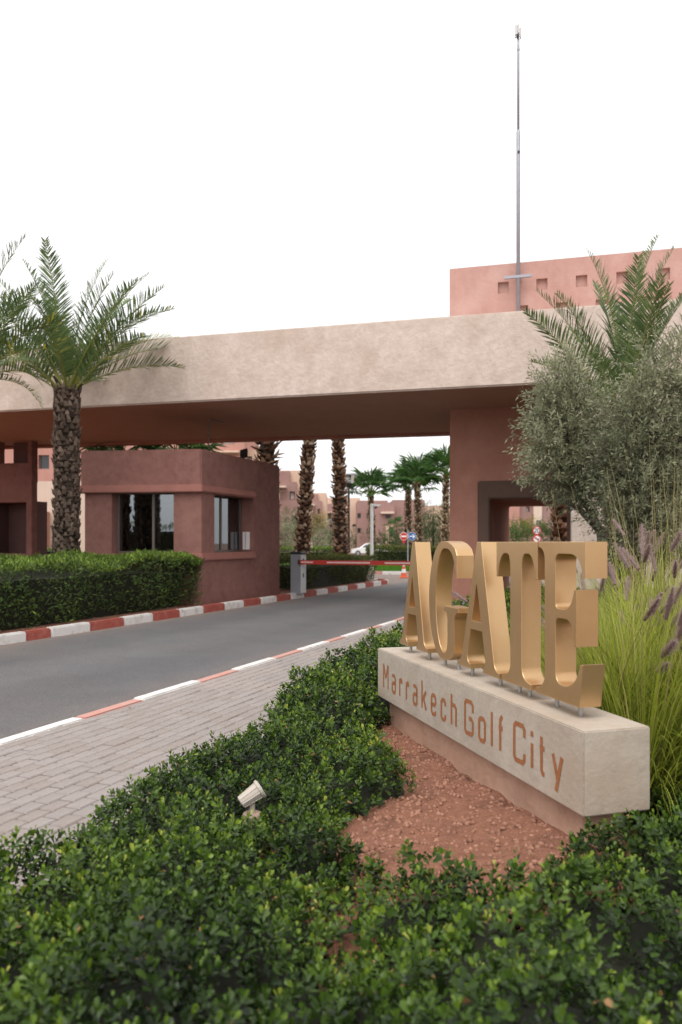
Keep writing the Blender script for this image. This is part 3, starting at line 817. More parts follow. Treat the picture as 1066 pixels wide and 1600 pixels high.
# ------------------------------------------------------------------ barrier
bD = 20.8; bX = at(466, bD)
bar = thing('barrier_cabinet', 'grey barrier cabinet with black cap and long red arm across the road', 'barrier', (bX, bD, .125))
BFm = ((bX, bD), n_, r_)
MB().fbox(BFm, -.15, .15, -.17, .17, .12, 1.19).build('cabinet', 'cabinet_grey', bar, bevel=.012)
MB().fbox(BFm, .151, .166, -.16, .16, .14, 1.17).build('side_door', 'cabinet_light', bar, bevel=.004)
MB().fbox(BFm, -.162, .172, -.182, .182, 1.19, 1.255).build('cap', 'black_metal', bar, bevel=.02)
for z in (1.02, .62): MB().fbox(BFm, .160, .175, -.05, .0, z - .05, z + .05).build('lock', 'black_metal', bar)
AZ = .98
arm = MB().fbox(BFm, .17, 4.6, -.245, -.195, AZ - .055, AZ + .055).build('arm', 'arm_red', bar)
MB().fbox(BFm, .10, .22, -.235, -.11, AZ - .06, AZ + .06).build('arm_hub', 'black_metal', bar)
for a0, a1 in ((.20, .55), (.95, 2.15), (2.55, 3.6), (3.9, 4.55)):
    MB().fbox(BFm, a0, a1, -.2485, -.244, AZ - .018, AZ + .022).build('reflector_strip', 'arm_pale', arm)

# ------------------------------------------------------------------ camera pole, lamps, road signs, cone
cD = 29.5; cX = at(581, cD)
cp = thing('camera_pole', 'slim white pole with a small surveillance camera near its top', 'camera pole', (cX, cD, .12))
MB().tube([(cX, cD, .1), (cX, cD, zz(787, cD))], .065, 14).build('pole', 'paint_white', cp, smooth=False)
MB().tube([(cX, cD, zz(789, cD)), (cX + .16, cD - .02, zz(789, cD))], .025, 8).build('bracket', 'paint_white', cp)
MB().box(cX + .10, cX + .34, cD - .09, cD + .03, zz(791.5, cD), zz(788.5, cD)).build('housing', 'paint_white', cp, bevel=.01)
MB().tube([(cX + .16, cD - .03, zz(794.5, cD)), (cX + .16, cD - .03, zz(791.5, cD))], .05, 10).build('dome', 'black_metal', cp)
def lamp(px, D, ytop, label, s=1):
    x = at(px, D); zt = zz(ytop, D)
    t = thing('street_lamp', label, 'street lamp', (x, D, .05), 'dark lamp posts in the background')
    MB().tube([(x, D, 0), (x, D, zt - .7 * s), (x, D, zt - .62 * s)], [.07 * s, .05 * s, .05 * s], 10).build('post', 'black_metal', t)
    MB().tube([(x, D, zt - .66 * s), (x, D, zt - .42 * s)], [.05 * s, .22 * s], 14).build('bowl', 'black_metal', t)
    MB().tube([(x, D, zt - .42 * s), (x, D, zt - .06 * s)], [.21 * s, .27 * s], 14).build('lamp_glass', 'window_glass', t)
    MB().tube([(x, D, zt - .06 * s), (x, D, zt), (x, D, zt + .02)], [.42 * s, .40 * s, .2 * s], 18).build('cover', 'cabinet_grey', t)
lamp(545, 35, 741, 'dark lamp post with flat round cover beside the second palm trunk')
lamp(517, 75, 812, 'small far lamp post before the peach houses', 1.1)
def disc(name, c, rad, mat, parent, d=.012, n=28):
    return MB().tube([(c[0], c[1], c[2]), (c[0], c[1] + d, c[2])], rad, n).build(name, mat, parent)
sD = 45.0
sx = at(637.5, sD)
rs = thing('road_signs', 'no entry disc and blue arrow disc sharing one thin post', 'road sign', (sx, sD, .12))
MB().tube([(sx, sD, .1), (sx, sD, zz(828, sD))], .035, 8).build('post', 'galvanised', rs)
x1, z1 = at(631, sD), zz(838, sD)
d1 = disc('no_entry_sign', (x1, sD - .07, z1), .235, 'paint_white', rs)
disc('red_field', (x1, sD - .075, z1), .215, 'sign_red', d1, .01)
MB().box(x1 - .16, x1 + .16, sD - .08, sD - .07, z1 - .042, z1 + .042).build('white_bar', 'paint_white', d1)
x2, z2 = at(644.2, sD), zz(838, sD)
d2s = disc('arrow_sign', (x2, sD - .07, z2), .235, 'paint_white', rs)
disc('blue_field', (x2, sD - .075, z2), .218, 'sign_blue', d2s, .01)
ar = MB()
for poly in ([(-.16, -.03), (.07, -.03), (.07, .03), (-.16, .03)], [(-.01, -.12), (.06, -.12), (.17, 0), (.09, 0)], [(.09, 0), (.17, 0), (.06, .12), (-.01, .12)]):
    v = [(x2 + p[0], sD - .082, z2 + p[1]) for p in poly] + [(x2 + p[0], sD - .07, z2 + p[1]) for p in poly]
    ar.add(v, [(0, 1, 2, 3), (7, 6, 5, 4), (0, 4, 5, 1), (1, 5, 6, 2), (2, 6, 7, 3), (3, 7, 4, 0)])
ar.build('white_arrow', 'paint_white', d2s)
zt_ = zz(845, sD)
v = [(x1 - .14, sD - .05, zt_ + .06), (x1 + .14, sD - .05, zt_ + .06), (x1, sD - .05, zt_ - .18)]
MB().add(v + [(a, b + .015, c) for a, b, c in v], [(0, 2, 1), (3, 4, 5), (0, 1, 4, 3), (1, 2, 5, 4), (2, 0, 3, 5)]).build('triangle_sign', 'sign_red', rs)

def stroke_text(name, strokes, ox, oy, oz, w, mat, parent):
    V, F = [], []
    for si, st in enumerate(strokes):
        Lp, Rp, cl = ribbon(st, w)
        b = len(V); m = len(Lp)
        for k in range(m):
            V.append((ox + Lp[k][0], oy - .002 * si, oz + Lp[k][1])); V.append((ox + Rp[k][0], oy - .002 * si, oz + Rp[k][1]))
        for k in range(m - 1): F.append((b + 2 * k, b + 2 * k + 1, b + 2 * k + 3, b + 2 * k + 2))
    n = len(V)
    V2 = V + [(a, b2 + .008, c) for a, b2, c in V]
    return mesh(name, V2, F + [tuple(i + n for i in f[::-1]) for f in F], mat, parent)
qD = 33.0
qx = at(838.5, qD)
sp20 = thing('speed_limit_signs', 'round 20 speed sign above a red ringed horn sign beyond the pedestrian passage', 'road sign', (qx, qD, .0))
MB().tube([(qx, qD, -.01), (qx, qD, zz(821, qD))], .03, 8).build('post', 'galvanised', sp20)
for yy, kind in ((829, 20), (842.3, 'horn')):
    z = zz(yy, qD); rr_ = .185
    s = disc('speed_sign' if kind == 20 else 'horn_sign', (qx, qD - .06, z), rr_, 'sign_red', sp20)
    disc('white_field', (qx, qD - .065, z), rr_ * .76, 'paint_white', s, .01)
    if kind == 20:
        stroke_text('digit', [[(-.105, .045), (-.105, .08), (-.022, .08), (-.022, .01), (-.105, -.05), (-.105, -.08), (-.012, -.08)]], qx, qD - .07, z, .028, 'sign_black', s)
        stroke_text('digit', [[(.025, 0), (.025, .08), (.105, .08), (.105, -.08), (.025, -.08), (.025, .02)]], qx, qD - .07, z, .028, 'sign_black', s)
    else:
        stroke_text('horn_symbol', [[(-.09, .03), (-.02, .03), (.03, -.01)], [(.0, .0), (.07, -.06)], [(.03, -.05), (.09, .02)]], qx, qD - .07, z, .035, 'sign_black', s)
        stroke_text('red_slash', [[(-.10, .10), (.10, -.10)]], qx, qD - .078, z, .03, 'sign_red', s)

kx, kD = gp(631, 903)
cone = thing('traffic_cone', 'orange and white traffic cone standing on the road near the verge', 'traffic cone', (kx, kD, 0))
MB().box(kx - .18, kx + .18, kD - .18, kD + .18, 0.002, .05).build('base', 'cone_orange', cone, bevel=.01)
for z0, z1, m in ((.05, .22, 'cone_orange'), (.222, .38, 'paint_white'), (.382, .50, 'cone_orange'), (.502, .60, 'paint_white'), (.602, .72, 'cone_orange')):
    f = lambda z: .135 - .135 * (z - .05) / .80
    MB().tube([(kx, kD, z0), (kx, kD, z1)], [f(z0), f(z1)], 16).build('cone_band', m, cone)

# ------------------------------------------------------------------ parked car
aD = 88.0
car = thing('parked_car', 'white hatchback parked behind the hedge near the lamp post', 'car', (at(572, aD), aD, 0.0))
ox = at(549, aD)
side = [(0, .30), (0, .62), (.10, .78), (.95, .93), (1.55, 1.36), (1.9, 1.45), (2.9, 1.44), (3.6, 1.28), (4.0, .98), (4.1, .60), (4.05, .30)]
def side_prism(pts, y0, y1, inset=0):
    n = len(pts)
    v = [(ox + p[0], aD + y0 + (inset if p[1] > 1 else 0), p[1]) for p in pts] + [(ox + p[0], aD + y1 - (inset if p[1] > 1 else 0), p[1]) for p in pts]
    return MB().add(v, [tuple(range(n)), tuple(range(2 * n - 1, n - 1, -1))] + [(i, i + n, (i + 1) % n + n, (i + 1) % n) for i in range(n)])
side_prism(side, -.85, .85, .14).build('body', 'car_white', car, bevel=.05, seg=2)
for pts in ([(1.22, .98), (1.62, 1.32), (2.15, 1.38), (2.15, .98)], [(2.22, .98), (2.22, 1.38), (2.95, 1.36), (3.45, 1.10), (3.45, .98)]):
    v = [(ox + p[0], aD - .87 + (.14 if p[1] > 1.05 else .0), p[1]) for p in pts]
    MB().add(v + [(a, b + .06, c) for a, b, c in v], [tuple(range(len(v))), tuple(range(2 * len(v) - 1, len(v) - 1, -1))] + [(i, i + len(v), (i + 1) % len(v) + len(v), (i + 1) % len(v)) for i in range(len(v))]).build('side_window', 'house_pane', car)
for wx in (.75, 3.3):
    for wy in (-.80, .62):
        w = MB().tube([(ox + wx, aD + wy - .08, .31), (ox + wx, aD + wy + .1, .31)], .31, 20).build('wheel', 'tyre', car)
        MB().tube([(ox + wx, aD + wy - .09, .31), (ox + wx, aD + wy - .07, .31)], .2, 16).build('rim', 'rim', w)
MB().box(ox - .01, ox + .2, aD - .86, aD - .55, .66, .78).build('headlight', 'cabinet_light', car)

# ------------------------------------------------------------------ background houses
def house(name, label, D, walls, group='plaster houses beyond the gate', rot=0):
    """walls: (px0, px1, ytop, depth offset, thickness, material, windows[(px0,px1,y0,y1,mat)], canopies[(px0,px1,y0,y1)])"""
    xs = [at(w[0], D) for w in walls]
    t = thing(name, label, 'house', ((min(xs) + max(at(w[1], D) for w in walls)) / 2, D, 0), group)
    for px0, px1, ytop, off, th, mat, wins, cans in walls:
        d = D + off
        x0, x1 = at(px0, d), at(px1, d); zt = zz(ytop, d)
        fr = ((x0, d), (1, 0), (0, 1))
        holes = [(at(w[0], d) - x0, at(w[1], d) - x0, zz(w[3], d), zz(w[2], d)) for w in wins]
        wl_ = MB()
        if holes:
            wl_.grid(fr, (0, x1 - x0), (-.1, zt), holes, 0, .45)
            wl_.fbox(fr, .02, x1 - x0 - .02, .44, th, -.09, zt - .02)
        else:
            wl_.fbox(fr, 0, x1 - x0, 0, th, -.1, zt)
        wl_.build('wall', mat, t)
        for (a0, a1, z0, z1), w in zip(holes, wins):
            f = MB().grid(fr, (a0 + .005, a1 - .005), (z0 + .005, z1 - .005), [(a0 + .09, a1 - .09, z0 + .09, z1 - .09)], .28, .36).build('window', 'aluminium', t)
            MB().fbox(fr, a0 + .06, a1 - .06, .33, .35, z0 + .06, z1 - .06).build('pane', w[4], f)
            if a1 - a0 > 1.2:
                MB().fbox(fr, (a0 + a1) / 2 - .04, (a0 + a1) / 2 + .04, .26, .345, z0 + .08, z1 - .08).build('mullion', 'aluminium', f)
        for cpx0, cpx1, cy0, cy1, cm in cans:
            MB().fbox(fr, at(cpx0, d) - x0, at(cpx1, d) - x0, -.7, .05, zz(cy1, d), zz(cy0, d)).build('canopy', cm, t, bevel=.03)
    return t
P_, S_ = 'house_pane', 'house_shutter'
house('stepped_house', 'stepped pink and peach house with white shutter right beside the guard house', 70, [
    (436, 474, 735, 1.5, 8, 'house_peach', [], []),
    (430, 453, 736, .8, 4, 'house_mauve', [], []),
    (430, 464, 753, .3, 4, 'house_mauve', [(452.5, 461, 768, 781, S_)], [(430, 448, 760, 763, 'house_cream')]),
    (430, 466, 782, -.1, 4, 'house_mauve', [(457, 462, 805, 820, P_)], []),
    (430, 437, 764, -.2, 3, 'house_cream', [], [])])
house('stepped_house', 'second stepped pink and peach house between the two tall palm trunks', 88, [
    (484, 510, 770, 1.5, 8, 'house_peach', [], []),
    (482, 497, 772, .8, 4, 'house_mauve', [], []),
    (482, 503.5, 783, .3, 4, 'house_mauve', [(496.5, 500, 795, 803, P_)], [(482, 492, 788, 791, 'house_cream')]),
    (482, 505, 803, -.1, 4, 'house_mauve', [], []),
    (482, 489, 793, -.2, 3, 'house_cream', [], [])])
house('peach_house', 'far peach house partly hidden by the spiky upright palm trunk', 104, [
    (508, 520, 787, .5, 6, 'house_mauve', [(512.5, 517.5, 802, 811, P_)], [(510, 519, 800, 802, 'house_peach')]),
    (509, 563, 778, 2.5, 8, 'house_peach', [(551, 557, 819, 823, P_), (512, 515, 824, 830, P_)], [])])
house('mauve_house', 'wide mauve two storey house with cream framed window behind the round signs', 98, [
    (558, 606, 782, 1.0, 8, 'house_mauve', [(558.5, 564, 802, 810, P_), (573, 581, 802, 810, P_), (558.5, 564, 825, 833, P_), (573, 581, 826, 834, P_)], []),
    (580, 617, 785, .0, 6, 'house_mauve', [(602.5, 611, 804, 810.5, P_)], [(595, 615.5, 800, 803, 'house_cream')]),
    (603, 618, 821, -.4, 4, 'house_peach', [(608, 615, 823, 839, P_), (608, 615, 846, 853, P_)], []),
    (614, 664, 781, 2.0, 8, 'house_mauve', [], []),
    (660, 712, 790, 5, 8, 'house_peach', [], [])])
house('pink_house', 'large pink block behind the guard house roof', 55, [
    (130, 383, 668, 1.0, 10, 'house_pink', [(345, 366, 676, 694, S_)], [(300, 375, 706, 709, 'house_peach')]),
    (380, 412, 703, 2.5, 8, 'house_peach', [(386, 394, 713, 730, 'house_shutter')], []),
    (-120, 134, 640, 3.0, 8, 'house_pink', [(60, 77, 711, 733, P_)], [])])
low = house('low_building', 'low cream wall with a dark framed box opening beside the left palm trunk', 36, [
    (20, 150, 752, .0, 3, 'house_cream', [], [])], None)
dn = 35.6
fr = ((at(44, dn), dn), (1, 0), (0, 1)); wd = at(73, dn) - at(44, dn)
MB().grid(fr, (0, wd), (zz(855, dn), zz(799, dn)), [(.12, wd - .12, zz(852, dn), zz(804, dn))], -.3, .38).build('box_frame', 'pillar_plaster', low, bevel=.02)
MB().fbox(fr, .05, wd - .05, .30, .36, zz(853, dn), zz(801, dn)).build('box_back', 'niche_plaster', low)
house('passage_house', 'pink house with pale stair panel seen through the pedestrian passage', 80, [
    (770, 812, 760, .0, 8, 'house_pink', [], []),
    (800, 900, 740, .8, 8, 'house_mauve', [(822, 828, 792, 800, S_), (814, 823, 814, 824, P_)], []),
    (834, 847, 770, .3, 4, 'house_cream', [(838, 846, 813, 838, S_)], [])])
for t in [o for o in scene.objects if o.get('category') == 'house' and o.get('group') is None]: pass

# ------------------------------------------------------------------ hedges
def hedge(name, label, quad, z0, z1, n, size, mat, seed, bulge=.12, group=None, topbright=.25, freq=1.3, kind=None):
    """clipped hedge over a four-sided footprint (front-left, front-right, back-right, back-left)"""
    r = np.random.default_rng(seed)
    cx_, cy_ = np.mean([q[0] for q in quad]), np.mean([q[1] for q in quad])
    t = thing(name, label, 'hedge', (cx_, cy_, z0), group)
    Q = np.array(quad, float)
    per = np.linalg.norm(np.roll(Q, -1, 0) - Q, axis=1)
    hgt = z1 - z0
    e1 = (per[0] + per[2]) / 2; e2 = (per[1] + per[3]) / 2
    areas = np.array(list(per * hgt) + [e1 * e2]); w = areas / areas.sum()
    which = r.choice(5, n, p=w)
    P = np.zeros((n, 3)); N = np.zeros((n, 3))
    a, b = r.random(n), r.random(n)
    for k in range(4):
        m = which == k
        p0, p1 = Q[k], Q[(k + 1) % 4]
        P[m, :2] = p0 + (p1 - p0) * a[m][:, None]; P[m, 2] = z0 + .03 + (hgt - .03) * b[m]
        d = (p1 - p0) / per[k]; nn = np.array([d[1], -d[0]])
        if np.dot(nn, Q.mean(0) - (p0 + p1) / 2) > 0: nn = -nn
        N[m, :2] = nn
    m = which == 4
    P[m, :2] = (Q[0] * (1 - a[m])[:, None] + Q[1] * a[m][:, None]) * (1 - b[m])[:, None] + (Q[3] * (1 - a[m])[:, None] + Q[2] * a[m][:, None]) * b[m][:, None]
    P[m, 2] = z1; N[m, 2] = 1
    bump = vnoise((P[:, 0] + P[:, 1] * .35) * freq + 20, P[:, 2] * freq * 1.2 + P[:, 1] * freq * .5 + 9, seed) - .5
    fine = vnoise((P[:, 0] - P[:, 1]) * 5 + 20, (P[:, 2] + P[:, 1]) * 5 + 9, seed + 1) - .5
    P += N * (bump * 2 * bulge + fine * .10 + r.normal(0, .03, n) - .03)[:, None]
    # sides draw in towards the ground
    k = np.clip((P[:, 2] - z0) / hgt, 0, 1)
    side_m = ~m
    P[side_m] -= N[side_m] * (.22 * (1 - k[side_m]) ** 1.6)[:, None]
    d = unit(N * .8 + np.array([0, 0, .55]) + r.normal(0, .55, (n, 3)))
    nr = unit(N + r.normal(0, .5, (n, 3)) + np.array([0, 0, .4]))
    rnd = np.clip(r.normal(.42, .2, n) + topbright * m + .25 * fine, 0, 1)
    leaves('foliage', P, d, nr, size * r.uniform(.7, 1.25, n), size * .32 * r.uniform(.8, 1.2, n), rnd, mat, t, kind='stuff')
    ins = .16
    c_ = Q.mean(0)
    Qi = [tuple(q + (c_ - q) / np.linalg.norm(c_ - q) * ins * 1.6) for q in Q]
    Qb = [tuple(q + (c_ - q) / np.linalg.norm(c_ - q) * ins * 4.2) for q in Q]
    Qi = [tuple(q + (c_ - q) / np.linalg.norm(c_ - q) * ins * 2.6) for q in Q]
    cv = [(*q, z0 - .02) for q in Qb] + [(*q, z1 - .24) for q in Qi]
    MB().add(cv, [(3, 2, 1, 0), (4, 5, 6, 7), (0, 1, 5, 4), (1, 2, 6, 5), (2, 3, 7, 6), (3, 0, 4, 7)]).build('shade_core', 'leaf_gap_shade', t)  # solid filling the hedge, its inner shade painted as a dark colour
    return t
hedge('clipped_hedge', 'long dark green clipped hedge in front of the guard house', [kl(8.2, .34), kl(16.75, .30), (-3.28, 16.86), (-10.2, 17.6)], .12, 1.14, 44000, .085, 'hedge_leaf', 3, .13, topbright=.38)
hedge('clipped_hedge', 'olive green hedge behind the barrier arm on the kerb', [kl(21.5, .45), kl(27.6, .32), (kl(27.6)[0] - 1.0, 28.3), (-3.2, 24.5)], .12, .99, 20000, .075, 'hedge_leaf_warm', 4, .10, topbright=.22)
hedge('clipped_hedge', 'low hedge along the far lawn under the round signs', [(1.75, 47.2), (9.5, 46.8), (9.5, 49), (1.75, 49.6)], .12, 1.18, 12000, .14, 'hedge_leaf_warm', 6, .14)
hedge('clipped_hedge', 'bright green low hedge between the two tall trunks', [(-5.5, 52), (-.5, 51), (-.5, 53), (-5.5, 54)], 0, 1.05, 7000, .15, 'hedge_leaf', 7, .14, topbright=.35)
hedge('clipped_hedge', 'small green hedge patch at the foot of the left palm', [(-14.5, 30), (-11.0, 30), (-11.0, 32), (-14.5, 32)], .1, 1.2, 3000, .12, 'hedge_leaf', 8, .12, topbright=.4)
bn = thing('dark_bin', 'dark blue tub beside the left palm trunk', 'tub', (at(78, 27), 27, .12))
bx = at(78, 27)
MB().tube([(bx, 27, .12), (bx, 27, zz(862, 27)), (bx, 27, zz(861.4, 27))], [.28, .33, .35], 16).build('tub', 'bin_blue', bn)

# ------------------------------------------------------------------ trees with leaf clouds
def crown_tree(name, label, cat, base, trunk_pts, blobs, nleaf, size, mat, seed, group=None, tr=.05, bark='bark_olive', droop=0, extra_trunks=(), wratio=.29, twig=True, up=.35):
    r = np.random.default_rng(seed)
    t = thing(name, label, cat, base, group)
    tb = MB(); tb.tube(trunk_pts, [tr * (1 - .55 * i / (len(trunk_pts) - 1)) for i in range(len(trunk_pts))], 9)
    for e in extra_trunks: tb.tube(e, [tr * .75 * (1 - .6 * i / (len(e) - 1)) for i in range(len(e))], 8)
    last = Vector(trunk_pts[-1])
    for bx_, by_, bz_, rx, ry, rz_ in blobs:
        c = Vector((bx_, by_, bz_))
        mid = last.lerp(c, .5) + Vector((0, 0, -.08))
        tb.tube([last if (c - last).length < 2.2 else Vector(trunk_pts[-2]), mid, c], [tr * .42, tr * .3, tr * .12], 6)
    tb.build('trunk', bark, t, smooth=True)
    vol = np.array([b[3] * b[4] * b[5] for b in blobs]) ** .72; w = vol / vol.sum()
    ntw = max(nleaf // 12, 8)
    wh = r.choice(len(blobs), ntw, p=w); B = np.array(blobs)[wh]
    dr = unit(r.normal(0, 1, (ntw, 3))); rad = r.random(ntw) ** .42
    lump = 1 + .32 * (vnoise(dr[:, 0] * 3 + 10 + wh * 3.1, dr[:, 2] * 3 + 10 + dr[:, 1] * 2, seed) - .5) * 2
    TP = B[:, :3] + dr * B[:, 3:] * (rad * lump)[:, None]
    td = unit(dr * .9 + np.array([0, 0, up - droop]) + r.normal(0, .35, (ntw, 3)))
    tl = size * r.uniform(2.5, 5.5, ntw)
    k = 12
    s = np.tile(np.linspace(.05, 1, k), (ntw, 1)) + r.uniform(-.04, .04, (ntw, k))
    P = TP[:, None, :] + td[:, None, :] * (tl[:, None] * s)[:, :, None]
    sd = unit(np.cross(td, r.normal(0, 1, (ntw, 3)))); sd2 = np.cross(td, sd)
    ph = np.tile(np.arange(k) * 2.2, (ntw, 1)) + r.uniform(0, 6.28, (ntw, 1))
    off = sd[:, None, :] * np.cos(ph)[:, :, None] + sd2[:, None, :] * np.sin(ph)[:, :, None]
    d = unit(td[:, None, :] * .75 + off * .8 + np.array([0, 0, -droop * .5]))
    n = ntw * k
    tone = vnoise(TP[:, 0] * 2.2 + 30, TP[:, 2] * 2.2 + 30, seed + 5)
    rnd = np.clip(.02 + .62 * tone[:, None] + .42 * (rad[:, None] - .6) + .12 * dr[:, 2:3] + r.normal(0, .16, (ntw, k)), 0, 1).ravel()  # leaves lighter outward and upward: top light and inner shade put into colour
    leaves('crown', P.reshape(-1, 3), d.reshape(-1, 3), unit(off.reshape(-1, 3) + np.array([0, 0, .8]) + r.normal(0, .3, (n, 3))), size * r.uniform(.7, 1.2, n), size * wratio, rnd, mat, t, narrow=True, kind='stuff')
    if twig:
        V = np.stack([TP - sd * .004, TP + sd * .004, TP + td * tl[:, None]], 1).reshape(-1, 3)
        F = np.arange(ntw * 3).reshape(-1, 3)
        mesh('twigs', V, F, bark, t, kind='stuff')
    return t
def W(px, py, D): return (at(px, D), D, zz(py, D))
def blob(px, py, D, rx, rz, ry=None): return (*W(px, py, D), rx, ry or rx, rz)
oD = 10.0
crown_tree('olive_tree', 'grey green olive tree with leaning trunk in front of the pillar', 'olive tree', (at(950, oD), oD, .1),
           [W(952, 985, oD), W(948, 900, oD), W(938, 830, oD), W(918, 790, oD), W(895, 745, oD), W(882, 700, oD)],
           [blob(880, 690, oD, .40, .36), blob(905, 655, oD, .30, .30), blob(868, 640, oD, .26, .26), blob(872, 605, oD, .20, .26), blob(888, 582, oD, .13, .20), blob(850, 700, oD, .18, .15), blob(915, 725, oD, .36, .28), blob(862, 742, oD, .26, .16),
            blob(845, 662, oD, .15, .14), blob(905, 612, oD, .15, .2), blob(930, 770, oD, .32, .2), blob(895, 765, oD, .22, .14)], 18000, .072, 'olive_leaf', 21, 'olive trees beside the gate', .07,
           extra_trunks=[[W(918, 790, oD), W(890, 760, oD), W(868, 735, oD)], [W(938, 830, oD), W(905, 795, oD), W(870, 775, oD)]])
o2 = 9.2
crown_tree('olive_tree', 'larger dense olive tree at the right edge below the date palm', 'olive tree', (at(1040, o2), o2, .1),
           [W(1035, 1010, o2), W(1030, 900, o2), W(1022, 820, o2), W(1018, 720, o2)],
           [blob(1015, 700, o2, .44, .40), blob(1035, 625, o2, .33, .33), blob(1025, 565, o2, .15, .20), blob(985, 660, o2, .26, .24), blob(1062, 575, o2, .22, .20), blob(1085, 660, o2, .5, .5), blob(1000, 770, o2, .46, .28),
            blob(962, 715, o2, .26, .26), blob(1080, 760, o2, .5, .4), blob(1015, 830, o2, .45, .28), blob(1075, 840, o2, .45, .3), blob(965, 800, o2, .25, .2), blob(1000, 615, o2, .18, .2)], 31000, .070, 'olive_leaf', 22, 'olive trees beside the gate', .08,
           extra_trunks=[[W(1030, 900, o2), W(1060, 800, o2), W(1075, 700, o2)]])
# far shrubs and small trees
for i, (px, py, D, rx, rz_, mat, lab) in enumerate([
        (446, 832, 58, 1.0, 1.3, 'olive_leaf', 'grey green round shrub just beside the guard house wall'),
        (466, 830, 60, .9, 1.2, 'olive_leaf', 'grey green shrub left of the leaning palm trunk'),
        (496, 838, 62, 1.0, 1.1, 'olive_leaf', 'dark grey green shrub between the two tall trunks'),
        (517, 838, 66, .9, 1.2, 'shrub_leaf', 'mid green shrub at the foot of the far lamp post'),
        (571, 838, 100, 1.5, 1.6, 'olive_leaf', 'round grey green shrub above the parked car'),
        (556, 842, 104, 1.1, 1.3, 'shrub_leaf', 'small shrub right of the dark lamp post'),
        (806, 832, 60, 1.0, .8, 'shrub_leaf', 'green shrub inside the pedestrian passage view'),
        (824, 826, 62, 1.3, .9, 'yellow_leaf', 'yellow green shrub beside the 20 sign'),
        (862, 830, 60, 1.0, .9, 'shrub_leaf', 'shrub right of the 20 sign'),
        (612, 848, 56, 1.0, .7, 'shrub_leaf', 'low shrub under the mauve house window')]):
    x, z = at(px, D), zz(py, D)
    crown_tree('far_shrub', lab, 'shrub', (x, D, 0), [(x, D, 0), (x, D, z - rz_ * .4), (x, D, z)],
               [(x, D, z, rx, rx, rz_), (x - rx * .4, D, z - rz_ * .5, rx * .8, rx * .8, rz_ * .8), (x + rx * .45, D, z - rz_ * .6, rx * .8, rx * .8, rz_ * .8)],
               2600, .17, mat, 40 + i, 'shrubs in front of the far houses', .06, twig=False)
x = at(488, 56)
crown_tree('small_tree', 'small yellow leaved tree on a thin pale stem between the trunks', 'tree', (x, 56, 0), [(x, 56, 0), (x + .1, 56, 1.2), (x, 56, zz(830, 56))],
           [(x, 56, zz(819, 56), .75, .7, .42), (x + .5, 56, zz(815, 56), .5, .5, .3), (x - .3, 56, zz(828, 56), .45, .4, .4)], 2200, .13, 'yellow_leaf', 61, None, .05, 'bark_olive')
x = at(455, 50)
crown_tree('small_tree', 'thin young tree with sparse green top before the first stepped house', 'tree', (x, 50, 0), [(x, 50, 0), (x, 50, 1.5), (x + .05, 50, zz(808, 50))],
           [(x, 50, zz(806, 50), .38, .38, .35), (x + .1, 50, zz(818, 50), .25, .25, .3)], 420, .12, 'shrub_leaf', 62, None, .035, 'bark_olive')
x = at(677, 62)
crown_tree('weeping_tree', 'dense dark green weeping tree behind the far palms', 'tree', (x, 62, 0), [(x, 62, 0), (x, 62, 1.5), (x, 62, 3.2)],
           [(x, 62, zz(800, 62), 1.1, 1.1, .9), (x - .5, 62, zz(820, 62), 1.0, 1.0, 1.0), (x + .6, 62, zz(825, 62), 1.1, 1.1, 1.1), (x, 62, zz(845, 62), 1.3, 1.2, .9)], 9000, .2, 'fan_leaf', 63, None, .14, 'bark_dark', droop=.9, wratio=.16)

